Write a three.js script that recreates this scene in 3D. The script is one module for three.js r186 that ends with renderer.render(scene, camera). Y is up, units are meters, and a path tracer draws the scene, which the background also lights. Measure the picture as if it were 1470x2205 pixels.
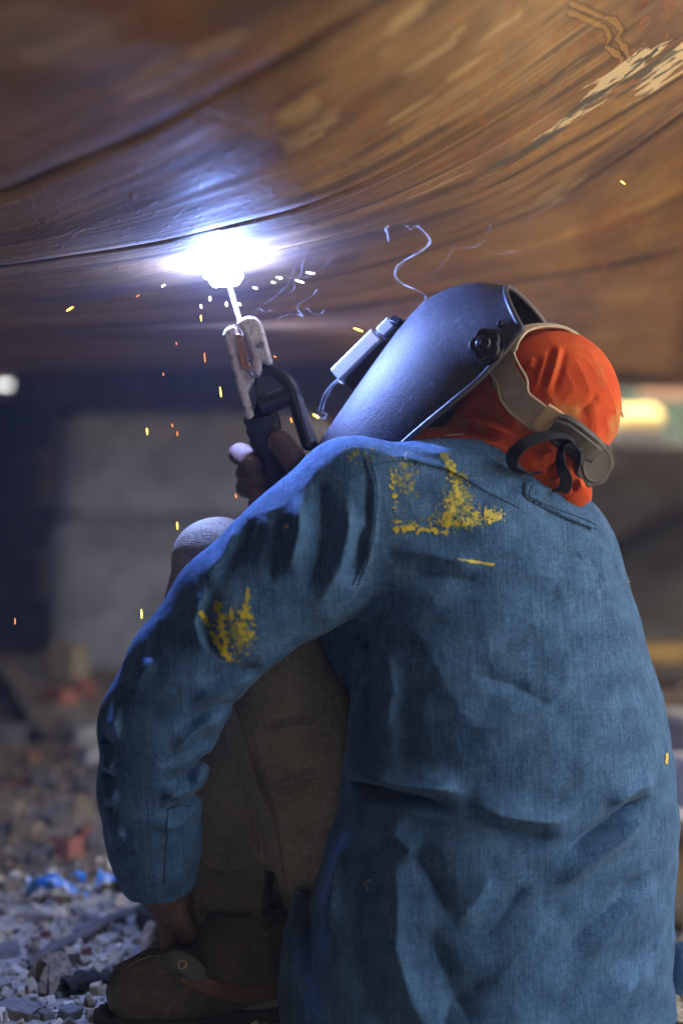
import * as THREE from 'three';
import { mergeGeometries, mergeVertices, toCreasedNormals } from 'three/addons/utils/BufferGeometryUtils.js';
import { RoundedBoxGeometry } from 'three/addons/geometries/RoundedBoxGeometry.js';

// ---------------------------------------------------------------- camera, sky, sun, exposure
const scene = new THREE.Scene();
const EYE = 0.576, F = 3062;                      // eye height in metres; focal length for a frame 2205 high
const camera = new THREE.PerspectiveCamera(2 * Math.atan(1102.5 / F) * 180 / Math.PI, 682 / 1024, 0.02, 400);
camera.position.set(0, EYE, 0);
camera.lookAt(0, EYE, -1);
camera.focus = 1.54;
camera.userData.fStop = 1.9;

const renderer = new THREE.WebGLRenderer({ antialias: true });
renderer.toneMapping = THREE.LinearToneMapping;
renderer.toneMappingExposure = 4.1;
renderer.shadowMap.enabled = true;

const sunDir = new THREE.Vector3(0.22, 0.96, 0.05).normalize();
// thin bright overcast: pale overhead, a little warmer and brighter low down
const skyData = new Float32Array(64 * 32 * 4);
for (let j = 0; j < 32; j++) for (let i = 0; i < 64; i++) { const e = Math.sin(((j + 0.5) / 32 - 0.5) * Math.PI), t = Math.max(0, e), o = (j * 64 + i) * 4; skyData[o] = 1.16 - 0.20 * t; skyData[o + 1] = 1.16 - 0.12 * t; skyData[o + 2] = 1.12 + 0.04 * t; skyData[o + 3] = 1; }
const skyTex = new THREE.DataTexture(skyData, 64, 32, THREE.RGBAFormat, THREE.FloatType);
skyTex.mapping = THREE.EquirectangularReflectionMapping; skyTex.magFilter = THREE.LinearFilter; skyTex.needsUpdate = true;
scene.background = skyTex; scene.environment = skyTex;

const sun = new THREE.DirectionalLight(0xffeacb, 5);
sun.name = 'sun';
sun.position.copy(sunDir).multiplyScalar(30);
sun.castShadow = true;
sun.shadow.mapSize.set(2048, 2048);
Object.assign(sun.shadow.camera, { left: -12, right: 12, top: 12, bottom: -12, near: 1, far: 80 });
scene.add(sun);
scene.add(sun.target);

scene.fog = new THREE.FogExp2(new THREE.Color().setRGB(0.8, 0.86, 1.0), 0.014);   // thin welding smoke hanging under the hull

// ---------------------------------------------------------------- helpers
const V = (x, y, z) => new THREE.Vector3(x, y, z);
const at = (px, py, d) => V((px - 735) / F * d, EYE - (py - 1102.5) / F * d, -d);   // a place in the yard: d metres out from the eye
function rng(seed) { let s = seed >>> 0; return () => { s = (s + 0x6d2b79f5) | 0; let t = Math.imul(s ^ (s >>> 15), 1 | s); t = (t + Math.imul(t ^ (t >>> 7), 61 | t)) ^ t; return ((t ^ (t >>> 14)) >>> 0) / 4294967296; }; }
const hash3 = (x, y, z) => { let h = Math.imul(x | 0, 374761393) ^ Math.imul(y | 0, 668265263) ^ Math.imul(z | 0, 2147483647 ^ 0x5bd1e995); h = Math.imul(h ^ (h >>> 13), 1274126177); return ((h ^ (h >>> 16)) >>> 0) / 4294967296; };
const sm = (t) => t * t * (3 - 2 * t);
const clamp = (x, a = 0, b = 1) => (x < a ? a : x > b ? b : x);
const lerp = (a, b, t) => a + (b - a) * t;
const step = (a, b, x) => sm(clamp((x - a) / (b - a)));
function noise3(x, y, z) {
  const ix = Math.floor(x), iy = Math.floor(y), iz = Math.floor(z), u = sm(x - ix), v = sm(y - iy), w = sm(z - iz);
  const c = (a, b, d) => hash3(ix + a, iy + b, iz + d);
  return lerp(lerp(lerp(c(0, 0, 0), c(1, 0, 0), u), lerp(c(0, 1, 0), c(1, 1, 0), u), v), lerp(lerp(c(0, 0, 1), c(1, 0, 1), u), lerp(c(0, 1, 1), c(1, 1, 1), u), v), w) * 2 - 1;
}
const fbm = (x, y, z, o = 4) => { let s = 0, a = 0.5, f = 1; for (let i = 0; i < o; i++, a *= 0.5, f *= 2.03) s += a * noise3(x * f + i * 17.3, y * f - i * 9.1, z * f + i * 4.7); return s; };
// noise that repeats every px, py cells
function pnoise(x, y, px, py, k = 0) {
  const ix = Math.floor(x), iy = Math.floor(y), u = sm(x - ix), v = sm(y - iy), m = (a, n) => ((a % n) + n) % n;
  const c = (a, b) => hash3(m(ix + a, px), m(iy + b, py), k);
  return lerp(lerp(c(0, 0), c(1, 0), u), lerp(c(0, 1), c(1, 1), u), v) * 2 - 1;
}
const pfbm = (u, v, fx, fy, o, k) => { let s = 0, a = 0.5; for (let i = 0; i < o; i++, a *= 0.5, fx *= 2, fy *= 2) s += a * pnoise(u * fx, v * fy, fx, fy, k + i); return s; };
const ridged = (x, y, z) => { const a = 1 - Math.abs(noise3(x, y, z)), b = 1 - Math.abs(noise3(x * 2.1 + 9, y * 2.1, z * 2.1 - 4)); return a * a * a + 0.45 * b * b * b - 0.6; };
const enc = (c) => { c = clamp(c); return Math.round(255 * (c <= 0.0031308 ? c * 12.92 : 1.055 * Math.pow(c, 1 / 2.4) - 0.055)); };
// colour texture: fn(u, v) gives linear rgb
function colorTex(w, h, fn, wrap = THREE.RepeatWrapping) {
  const d = new Uint8Array(w * h * 4);
  for (let j = 0; j < h; j++) for (let i = 0; i < w; i++) { const c = fn((i + 0.5) / w, (j + 0.5) / h), o = (j * w + i) * 4; d[o] = enc(c[0]); d[o + 1] = enc(c[1]); d[o + 2] = enc(c[2]); d[o + 3] = 255; }
  const t = new THREE.DataTexture(d, w, h); t.colorSpace = THREE.SRGBColorSpace; t.magFilter = THREE.LinearFilter; t.wrapS = t.wrapT = wrap; t.needsUpdate = true; return t;
}
function greyTex(w, h, fn, wrap = THREE.RepeatWrapping) {
  const d = new Uint8Array(w * h * 4);
  for (let j = 0; j < h; j++) for (let i = 0; i < w; i++) { const c = Math.round(255 * clamp(fn((i + 0.5) / w, (j + 0.5) / h))), o = (j * w + i) * 4; d[o] = d[o + 1] = d[o + 2] = c; d[o + 3] = 255; }
  const t = new THREE.DataTexture(d, w, h); t.magFilter = THREE.LinearFilter; t.wrapS = t.wrapT = wrap; t.needsUpdate = true; return t;
}
const mix3 = (a, b, t) => [lerp(a[0], b[0], t), lerp(a[1], b[1], t), lerp(a[2], b[2], t)];
const mul3 = (a, k) => [a[0] * k, a[1] * k, a[2] * k];
const lin = (r, g, b) => new THREE.Color().setRGB(r, g, b);
const std = (r, g, b, rough = 0.8, extra = {}) => new THREE.MeshPhysicalMaterial({ color: lin(r, g, b), roughness: rough, side: THREE.DoubleSide, ...extra });

// --- naming and tagging
const taken = new Map();
function numbered(name) { const n = taken.get(name) || 0; taken.set(name, n + 1); return n ? name + '_' + String(n).padStart(3, '0') : name; }
const shade = (m) => { m.castShadow = m.receiveShadow = true; return m; };
function thing(name, label, category, p, group) {
  const o = new THREE.Group(); o.name = numbered(name); o.position.copy(p); o.userData = { label, category }; if (group) o.userData.group = group; scene.add(o); return o;
}
const baseOf = (o) => { const p = V(0, 0, 0); for (; o && o !== scene; o = o.parent) p.add(o.position); return p; };
// geometry given in yard coordinates becomes a part of parent
function part(name, geo, mat, parent, label) {
  const b = baseOf(parent); geo.translate(-b.x, -b.y, -b.z);
  const m = shade(new THREE.Mesh(geo, mat)); m.name = name; if (label) m.userData.label = label; parent.add(m); return m;
}
function solo(name, geo, mat, label, category, group) {   // a thing that is one mesh; its origin goes to the middle of its base
  geo.computeBoundingBox(); const bb = geo.boundingBox, c = V((bb.min.x + bb.max.x) / 2, bb.min.y, (bb.min.z + bb.max.z) / 2);
  geo.translate(-c.x, -c.y, -c.z);
  const m = shade(new THREE.Mesh(geo, mat)); m.name = numbered(name); m.position.copy(c); m.userData = { label, category }; if (group) m.userData.group = group; scene.add(m); return m;
}
function struct(name, geo, mat) { const m = shade(new THREE.Mesh(geo, mat)); m.name = name; m.userData.kind = 'structure'; scene.add(m); return m; }

// --- distance fields and their meshes
const smin = (a, b, k) => { const h = Math.max(k - Math.abs(a - b), 0) / k; return Math.min(a, b) - h * h * k * 0.25; };
function cap(A, ra, B, rb) {   // tapered capsule
  const ax = A.x, ay = A.y, az = A.z, bx = B.x - ax, by = B.y - ay, bz = B.z - az, L = bx * bx + by * by + bz * bz || 1e-9;
  return (x, y, z) => { const px = x - ax, py = y - ay, pz = z - az, t = clamp((px * bx + py * by + pz * bz) / L), dx = px - bx * t, dy = py - by * t, dz = pz - bz * t; return Math.sqrt(dx * dx + dy * dy + dz * dz) - (ra + (rb - ra) * t); };
}
const chain = (pts) => pts.slice(1).map((p, i) => cap(pts[i][0], pts[i][1], p[0], p[1]));
function ell(C, rx, ry, rz, rot) {   // ellipsoid, rot = turn about z
  const c = Math.cos(rot || 0), s = Math.sin(rot || 0), m = Math.min(rx, ry, rz);
  return (x, y, z) => { const X = x - C.x, Y = y - C.y, dx = (X * c + Y * s) / rx, dy = (Y * c - X * s) / ry, dz = (z - C.z) / rz, k = Math.sqrt(dx * dx + dy * dy + dz * dz), g = Math.sqrt(dx * dx / (rx * rx) + dy * dy / (ry * ry) + dz * dz / (rz * rz)); return g > 1e-6 ? k * (k - 1) / g : -m; };
}
const blend = (fs, k) => (x, y, z) => { let d = fs[0](x, y, z); for (let i = 1; i < fs.length; i++) d = smin(d, fs[i](x, y, z), k); return d; };
// folds: ridges (amp > 0) and valleys (amp < 0) along polylines in the x, y plane of the cloth
function foldField(list, d, front, gain = 1) {
  const segs = [];
  for (const [amp, w, ...pts] of list) {
    const q = []; for (let i = 0; i < pts.length; i += 2) q.push(at(pts[i], pts[i + 1], d));
    let L = 0; const ls = [0]; for (let i = 1; i < q.length; i++) { L += Math.hypot(q[i].x - q[i - 1].x, q[i].y - q[i - 1].y); ls.push(L); }
    let x0 = 1e9, x1 = -1e9, y0 = 1e9, y1 = -1e9; for (const p of q) { x0 = Math.min(x0, p.x); x1 = Math.max(x1, p.x); y0 = Math.min(y0, p.y); y1 = Math.max(y1, p.y); }
    const W = w / F * d;
    segs.push({ amp, W, q, ls, L, x0: x0 - 3 * W, x1: x1 + 3 * W, y0: y0 - 3 * W, y1: y1 + 3 * W });
  }
  return (x, y, z) => {
    let s = 0;
    for (const g of segs) {
      if (x < g.x0 || x > g.x1 || y < g.y0 || y > g.y1) continue;
      let best = 1e9, bt = 0;
      for (let i = 1; i < g.q.length; i++) {
        const a = g.q[i - 1], b = g.q[i], bx = b.x - a.x, by = b.y - a.y, L = bx * bx + by * by, t = clamp(((x - a.x) * bx + (y - a.y) * by) / L), dx = x - a.x - bx * t, dy = y - a.y - by * t, dd = dx * dx + dy * dy;
        if (dd < best) { best = dd; bt = (g.ls[i - 1] + Math.sqrt(L) * t) / g.L; }
      }
      const e = best / (g.W * g.W); if (e > 7) continue;
      s += g.amp * gain * (0.55 * Math.exp(-e) + 0.5 * Math.exp(-2 * Math.sqrt(e))) * sm(Math.min(1, 3.2 * Math.min(bt, 1 - bt)));
    }
    return s * front(z);
  };
}
function surfaceNets(f, lo, hi, h) {
  const nx = Math.ceil((hi.x - lo.x) / h) + 1, ny = Math.ceil((hi.y - lo.y) / h) + 1, nz = Math.ceil((hi.z - lo.z) / h) + 1, g = new Float32Array(nx * ny * nz).fill(NaN), id = (i, j, k) => (k * ny + j) * nx + i, B = 6, half = B * h * 0.5, reach = half * 1.75 * 1.35 + 0.012;
  const cells = [];
  for (let k0 = 0; k0 < nz - 1; k0 += B) for (let j0 = 0; j0 < ny - 1; j0 += B) for (let i0 = 0; i0 < nx - 1; i0 += B) {
    if (Math.abs(f(lo.x + i0 * h + half, lo.y + j0 * h + half, lo.z + k0 * h + half)) > reach) continue;
    const i1 = Math.min(i0 + B, nx - 1), j1 = Math.min(j0 + B, ny - 1), k1 = Math.min(k0 + B, nz - 1);
    for (let k = k0; k <= k1; k++) for (let j = j0; j <= j1; j++) for (let i = i0; i <= i1; i++) { const n = id(i, j, k); if (g[n] !== g[n]) g[n] = f(lo.x + i * h, lo.y + j * h, lo.z + k * h); }
    for (let k = k0; k < k1; k++) for (let j = j0; j < j1; j++) for (let i = i0; i < i1; i++) cells.push(id(i, j, k));
  }
  const vid = new Map(), pos = [], E = [[0, 1], [2, 3], [4, 5], [6, 7], [0, 2], [1, 3], [4, 6], [5, 7], [0, 4], [1, 5], [2, 6], [3, 7]], off = [0, 1, nx, nx + 1, nx * ny, nx * ny + 1, nx * ny + nx, nx * ny + nx + 1];
  for (const n of cells) {
    let neg = 0; for (let c = 0; c < 8; c++) if (g[n + off[c]] < 0) neg++;
    if (!neg || neg === 8) continue;
    let x = 0, y = 0, z = 0, m = 0;
    for (const [a, b] of E) { const ga = g[n + off[a]], gb = g[n + off[b]]; if ((ga < 0) === (gb < 0)) continue; const t = ga / (ga - gb); x += lerp(a & 1, b & 1, t); y += lerp((a >> 1) & 1, (b >> 1) & 1, t); z += lerp((a >> 2) & 1, (b >> 2) & 1, t); m++; }
    const i = n % nx, j = Math.floor(n / nx) % ny, k = Math.floor(n / (nx * ny));
    vid.set(n, pos.length / 3); pos.push(lo.x + (i + x / m) * h, lo.y + (j + y / m) * h, lo.z + (k + z / m) * h);
  }
  const idx = [], sx = 1, sy = nx, sz = nx * ny;
  const quad = (a, b, c, d, flip) => { const A = vid.get(a), Bq = vid.get(b), C = vid.get(c), D = vid.get(d); if (A === undefined || Bq === undefined || C === undefined || D === undefined) return; if (flip) idx.push(A, C, Bq, A, D, C); else idx.push(A, Bq, C, A, C, D); };
  for (const n of vid.keys()) {
    const s0 = g[n] < 0;
    if ((g[n + sx] < 0) !== s0) quad(n, n - sy, n - sy - sz, n - sz, !s0);
    if ((g[n + sy] < 0) !== s0) quad(n, n - sz, n - sz - sx, n - sx, !s0);
    if ((g[n + sz] < 0) !== s0) quad(n, n - sx, n - sx - sy, n - sy, !s0);
  }
  const nor = new Float32Array(pos.length), e = h * 0.5;
  for (let v = 0; v < pos.length; v += 3) {
    let x = pos[v], y = pos[v + 1], z = pos[v + 2];
    let gx = f(x + e, y, z) - f(x - e, y, z), gy = f(x, y + e, z) - f(x, y - e, z), gz = f(x, y, z + e) - f(x, y, z - e); const L = Math.hypot(gx, gy, gz) || 1, slope = L / (2 * e), d = clamp(f(x, y, z) / Math.max(slope, 0.5), -h * 0.6, h * 0.6);
    gx /= L; gy /= L; gz /= L; nor[v] = gx; nor[v + 1] = gy; nor[v + 2] = gz;
    pos[v] = x - gx * d; pos[v + 1] = y - gy * d; pos[v + 2] = z - gz * d;
  }
  const geo = new THREE.BufferGeometry();
  geo.setAttribute('position', new THREE.Float32BufferAttribute(pos, 3)); geo.setAttribute('normal', new THREE.BufferAttribute(nor, 3)); geo.setIndex(idx);
  return geo;
}
// cloth and clay texture coordinates in metres from the three sides, divided by size
function boxUV(geo, size) {
  const p = geo.attributes.position.array, n = geo.attributes.normal.array, ix = geo.index ? geo.index.array : Array.from({ length: p.length / 3 }, (_, i) => i), map = new Map(), P = [], N = [], U = [], I = [];
  for (let t = 0; t < ix.length; t += 3) {
    let a = 0, b = 0, c = 0; for (let k = 0; k < 3; k++) { a += n[ix[t + k] * 3]; b += n[ix[t + k] * 3 + 1]; c += n[ix[t + k] * 3 + 2]; }
    a = Math.abs(a); b = Math.abs(b); c = Math.abs(c); const axis = a > b && a > c * 1.2 ? 0 : b > c * 1.2 ? 1 : 2;
    for (let k = 0; k < 3; k++) {
      const v = ix[t + k], key = v * 3 + axis; let q = map.get(key);
      if (q === undefined) { q = P.length / 3; map.set(key, q); const x = p[v * 3], y = p[v * 3 + 1], z = p[v * 3 + 2]; P.push(x, y, z); N.push(n[v * 3], n[v * 3 + 1], n[v * 3 + 2]); if (axis === 0) U.push(z / size, y / size); else if (axis === 1) U.push(x / size, z / size); else U.push(x / size, y / size); }
      I.push(q);
    }
  }
  const g = new THREE.BufferGeometry(); g.setAttribute('position', new THREE.Float32BufferAttribute(P, 3)); g.setAttribute('normal', new THREE.Float32BufferAttribute(N, 3)); g.setAttribute('uv', new THREE.Float32BufferAttribute(U, 2)); g.setIndex(I); return g;
}
function march(f, px, py, d0 = 1.2, d1 = 2.4) {   // first point of a field on the line of sight that leaves the eye
  const dir = at(px, py, 1).sub(V(0, EYE, 0)); let d = d0;
  for (let i = 0; i < 200 && d < d1; i++) { const v = f(dir.x * d, EYE + dir.y * d, -d); if (v < 0.0004) break; d += Math.max(v * 0.6, 0.0006); }
  if (d >= d1) return null;
  const x = dir.x * d, y = EYE + dir.y * d, z = -d, e = 0.0015, n = V(f(x + e, y, z) - f(x - e, y, z), f(x, y + e, z) - f(x, y - e, z), f(x, y, z + e) - f(x, y, z - e)).normalize();
  return { p: V(x, y, z), n };
}
const curve = (pts, closed = false) => new THREE.CatmullRomCurve3(pts, closed, 'centripetal');
function tube(pts, r, seg = 24, rad = 8, closed = false) {   // round tube with rounded tips; r may be a function of t
  const c = curve(pts, closed), g = new THREE.TubeGeometry(c, seg, 1, rad, closed), p = g.attributes.position, fr = typeof r === 'function' ? r : () => r;
  for (let i = 0; i <= seg; i++) { const t = i / seg, q = c.getPointAt(t), R = fr(t); for (let j = 0; j <= rad; j++) { const k = i * (rad + 1) + j; p.setXYZ(k, q.x + (p.getX(k) - q.x) * R, q.y + (p.getY(k) - q.y) * R, q.z + (p.getZ(k) - q.z) * R); } }
  if (!closed) { const ends = [[0, 0], [seg, 1]]; const idx = Array.from(g.index.array), P = Array.from(p.array), N = Array.from(g.attributes.normal.array), U = Array.from(g.attributes.uv.array); for (const [i, t] of ends) { const q = c.getPointAt(t), n = c.getTangentAt(t).multiplyScalar(i ? 1 : -1), at0 = P.length / 3, R = fr(t); P.push(q.x + n.x * R * 0.6, q.y + n.y * R * 0.6, q.z + n.z * R * 0.6); N.push(n.x, n.y, n.z); U.push(t, 0); for (let j = 0; j < rad; j++) { const a = i * (rad + 1) + j; i ? idx.push(a, a + 1, at0) : idx.push(a + 1, a, at0); } } const o = new THREE.BufferGeometry(); o.setAttribute('position', new THREE.Float32BufferAttribute(P, 3)); o.setAttribute('normal', new THREE.Float32BufferAttribute(N, 3)); o.setAttribute('uv', new THREE.Float32BufferAttribute(U, 2)); o.setIndex(idx); return o; }
  return g;
}
// band with thickness: path of {p, n, w} (place, outward, width)
function ribbon(path, thick, sub = 6) {
  const cp = curve(path.map((q) => q.p)), N = path.length - 1, S = N * sub, ring = [], bev = thick * 0.35;
  for (let i = 0; i <= S; i++) {
    const t = i / S, a = Math.min(N - 1, Math.floor(t * N)), k = t * N - a, n = path[a].n.clone().lerp(path[a + 1].n, sm(k)).normalize(), w = lerp(path[a].w, path[a + 1].w, sm(k)) / 2, p = cp.getPoint(t), tg = cp.getTangent(t), s = V(0, 0, 0).crossVectors(n, tg).normalize(); n.crossVectors(tg, s).normalize();
    const pt = (a1, b1) => p.clone().addScaledVector(s, a1).addScaledVector(n, b1);
    ring.push([pt(-w + bev, 0), pt(-w, bev), pt(-w, thick - bev), pt(-w + bev, thick), pt(w - bev, thick), pt(w, thick - bev), pt(w, bev), pt(w - bev, 0)]);
  }
  const P = [], U = [], I = []; ring.forEach((r, i) => r.forEach((q, j) => { P.push(q.x, q.y, q.z); U.push(i / S * 4, j / 8); }));
  for (let i = 0; i < S; i++) for (let j = 0; j < 8; j++) { const a = i * 8 + j, b = i * 8 + (j + 1) % 8, c = a + 8, d = b + 8; I.push(a, b, d, a, d, c); }
  for (let j = 1; j < 7; j++) { I.push(0, j + 1, j); const q = S * 8; I.push(q, q + j, q + j + 1); }
  const g = new THREE.BufferGeometry(); g.setAttribute('position', new THREE.Float32BufferAttribute(P, 3)); g.setAttribute('uv', new THREE.Float32BufferAttribute(U, 2)); g.setIndex(I);
  return toCreasedNormals(g, 0.7);
}
function slab(pts, d, thick, bevel = 0.002, holes = []) {   // an outline [px, py, ...] that stands d metres out, with thickness and rounded edges
  const mk = (a, C) => { const s = new C(); for (let i = 0; i < a.length; i += 2) { const q = at(a[i], a[i + 1], d); i ? s.lineTo(q.x, q.y) : s.moveTo(q.x, q.y); } s.closePath(); return s; };
  const sh = mk(pts, THREE.Shape); for (const h of holes) sh.holes.push(mk(h, THREE.Path));
  const g = new THREE.ExtrudeGeometry(sh, { depth: thick - 2 * bevel, bevelEnabled: true, bevelThickness: bevel, bevelSize: bevel, bevelOffset: -bevel, bevelSegments: 3, curveSegments: 4 });
  g.translate(0, 0, -d - thick / 2 + bevel); return g;
}
const smoothLine = (pts, n = 6) => { const c = new THREE.CatmullRomCurve3(Array.from({ length: pts.length / 2 }, (_, i) => V(pts[2 * i], pts[2 * i + 1], 0)), true, 'centripetal'), o = []; for (const q of c.getPoints(pts.length / 2 * n)) o.push(q.x, q.y); o.length -= 2; return o; };
function frameGeo(geo, X, Y, Z, O) { geo.applyMatrix4(new THREE.Matrix4().makeBasis(X, Y, Z).setPosition(O)); return geo; }
// ---------------------------------------------------------------- the hull overhead
// Rows are strake joints from the one behind the eye to the far side; columns run from the dark side to the open side.
const COLS = [-200, 200, 480, 740, 1020, 1250, 1470, 1700];
const strakes = [   // [py per column], [height per column]
  { py: [455, 330, 195, 50, -125, -280, -430, -600], h: [0.91, 0.915, 0.925, 0.945, 0.99, 1.06, 1.15, 1.25] },
  { py: [590, 545, 490, 412, 262, 105, -55, -230], h: [0.902, 0.908, 0.918, 0.935, 0.975, 1.03, 1.10, 1.19] },
  { py: [652, 612, 562, 505, 415, 297, 165, 20], h: [0.896, 0.903, 0.916, 0.932, 0.962, 1.01, 1.075, 1.15] },
  { py: [690, 672, 640, 590, 503, 395, 245, 80], h: [0.893, 0.90, 0.912, 0.93, 0.96, 1.007, 1.067, 1.14] },
  { py: [712, 703, 690, 668, 620, 585, 535, 460], h: [0.896, 0.90, 0.908, 0.92, 0.942, 0.972, 1.005, 1.05] },
];
const hullRows = [];
const XS = [-0.85, -0.45, -0.2, 0.02, 0.27, 0.5, 0.75, 1.02], HS = [0.86, 0.865, 0.875, 0.90, 0.97, 1.09, 1.28, 1.55];
const HB = [0.86, 0.865, 0.875, 0.90, 0.95, 1.0, 1.06, 1.14];
hullRows.push([V(-7, 1.05, 7), ...XS.map((x, i) => V(x * 2.2, HB[i] + 0.1, 7)), V(3.0, 1.4, 7), V(4.2, 1.6, 7)]);
hullRows.push([V(-7, 1.0, 3.4), ...XS.map((x, i) => V(x * 1.9, HB[i] + 0.06, 3.4)), V(2.6, 1.35, 3.4), V(3.6, 1.55, 3.4)]);
hullRows.push([V(-7, 0.97, 1.3), ...XS.map((x, i) => V(x * 1.6, HB[i] + 0.03, 1.3)), V(2.2, 1.3, 1.3), V(3.0, 1.5, 1.3)]);
hullRows.push([V(-7, 0.95, 0.3), ...XS.map((x, i) => V(x * 1.15, (HS[i] + HB[i]) / 2, 0.3)), V(1.6, 1.7, 0.3), V(2.2, 2.4, 0.3)]);
hullRows.push([V(-7, 0.93, -0.5), ...XS.map((x, i) => V(x * 0.9, HS[i] - 0.004, -0.45 - 0.12 * i / 7)), V(1.3, 1.95, -0.6), V(1.75, 3.0, -0.7)]);
for (const r of strakes) {
  r.h = r.h.map((y, i) => EYE + (y - EYE) * [0.862, 0.862, 0.862, 0.895, 0.965, 1.03, 1.05, 1.05][i]);
  const row = COLS.map((px, i) => at(px, r.py[i], (r.h[i] - EYE) * F / (1102.5 - r.py[i])));
  const z0 = row[0].z, z1 = row[7].z;
  hullRows.push([V(-7, r.h[0] - 0.01, z0 - 1.2), ...row, V(row[7].x + 0.7, r.h[7] + 0.55, z1 + 0.1), V(row[7].x + 1.3, r.h[7] + 1.75, z1 + 0.2)]);
}
const limb = COLS.map((px, i) => at(px, [722, 722, 733, 755, 780, 800, 820, 836][i], [2.35, 2.35, 2.4, 2.5, 2.75, 3.0, 3.3, 3.6][i]));
hullRows.push([V(-7, 0.87, -4), ...limb, V(2.4, 1.12, -3.9), V(4.4, 1.6, -4.1)]);
hullRows.push([V(-7, 0.98, -5.6), ...COLS.map((px, i) => V(-1.6 + i * 0.55, 1.02 + i * 0.012, -4.6)), V(3.6, 1.22, -4.9), V(6.5, 1.5, -5)]);
hullRows.push([V(-7, 1.25, -9.5), ...COLS.map((px, i) => V(-2.6 + i * 0.85, 1.43 - i * 0.012, -8.6)), V(4.4, 1.4, -8.6), V(7.5, 1.5, -8.6)]);
hullRows.push([V(-7, 1.6, -12.5), ...COLS.map((px, i) => V(-3.6 + i * 1.1, 1.60 - i * 0.012, -11.2)), V(5.4, 1.5, -11.2), V(9, 1.6, -11.2)]);
for (const row of hullRows) { const far = row.shift(), a = row[0], b = row[1], t = V(a.x - b.x, 0, a.z - b.z); row.unshift(V(lerp(a.x, far.x, 0.32), lerp(a.y, far.y, 0.3), lerp(a.z, far.z, 0.4)), V(a.x - 0.45, a.y - 0.002, a.z + clamp(t.z * 0.6, -0.25, 0.1))); row.unshift(far); }
const cr = (p0, p1, p2, p3, t) => 0.5 * (2 * p1 + (p2 - p0) * t + (2 * p0 - 5 * p1 + 4 * p2 - p3) * t * t + (3 * p1 - p0 - 3 * p2 + p3) * t * t * t);
const cr3 = (a, b, c, d, t) => V(cr(a.x, b.x, c.x, d.x, t), cr(a.y, b.y, c.y, d.y, t), cr(a.z, b.z, c.z, d.z, t));
const along = (row, u) => { const n = row.length - 1, i = clamp(Math.floor(u), 0, n - 1), g = (k) => row[clamp(k, 0, n)]; return cr3(g(i - 1), g(i), g(i + 1), g(i + 2), u - i); };
function hullAt(u, v) { const n = hullRows.length - 1, j = clamp(Math.floor(v), 0, n - 1), g = (k) => along(hullRows[clamp(k, 0, n)], u); return cr3(g(j - 1), g(j), g(j + 1), g(j + 2), v - j); }
// texture place of a hull point: u 3..10 and v 4..10 fill the sheet once
const hullUV = (u, v) => [(u - 3) / 7, (v - 4) / 6];
const hullSpots = []; for (let j = 0; j <= 150; j++) for (let i = 0; i <= 175; i++) { const u = 3 + i * 0.04, v = 4 + j * 0.04, p = hullAt(u, v); if (p.z < -0.3) hullSpots.push([735 + p.x / -p.z * F, 1102.5 - (p.y - EYE) / -p.z * F, ...hullUV(u, v)]); }
const onHull = (px, py) => { let b = null, bd = 1e9; for (const s of hullSpots) { const d = (s[0] - px) ** 2 + (s[1] - py) ** 2; if (d < bd) { bd = d; b = s; } } return b; };

// worn paint, rust and scraped steel; streaks run along the strakes
const marks = [];   // [kind, u, v, length, width, seed]
const mark = (kind, px, py, L, W, a = 0) => { const s = onHull(px, py); marks.push([kind, s[2], s[3], L, W, a, marks.length * 7.31]); };
for (const [x, y, l, w] of [[1265, 225, 0.050, 0.014], [1330, 165, 0.055, 0.016], [1215, 265, 0.03, 0.008], [1420, 175, 0.05, 0.022], [1460, 120, 0.05, 0.016], [1390, 120, 0.03, 0.008], [1180, 285, 0.022, 0.006]]) mark('white', x, y, l, w);
for (const [x, y, l, w] of [[1190, 290, 0.05, 0.010], [1290, 205, 0.05, 0.016], [1120, 325, 0.06, 0.010], [1400, 150, 0.05, 0.014]]) mark('slate', x, y, l, w);
for (const [x, y, l, w] of [[790, 250, 0.022, 0.014], [1010, 345, 0.03, 0.010], [760, 215, 0.02, 0.006], [280, 5, 0.05, 0.05], [1240, 330, 0.03, 0.008], [1090, 300, 0.02, 0.006], [530, 155, 0.03, 0.012], [1310, 480, 0.05, 0.03]]) mark('rust', x, y, l, w);
for (const [x, y, l, w] of [[930, 130, 0.04, 0.008], [1080, 70, 0.04, 0.006], [885, 240, 0.03, 0.006], [700, 265, 0.03, 0.010], [650, 240, 0.03, 0.008], [1140, 110, 0.035, 0.004], [1220, 150, 0.03, 0.004], [480, 110, 0.03, 0.010], [330, 170, 0.05, 0.012], [1000, 140, 0.03, 0.004], [640, 300, 0.03, 0.008], [350, 330, 0.05, 0.006], [940, 400, 0.05, 0.010], [1060, 370, 0.04, 0.010], [1180, 420, 0.06, 0.02], [120, 90, 0.06, 0.02], [860, 60, 0.04, 0.012]]) mark('pale', x, y, l, w);
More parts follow.
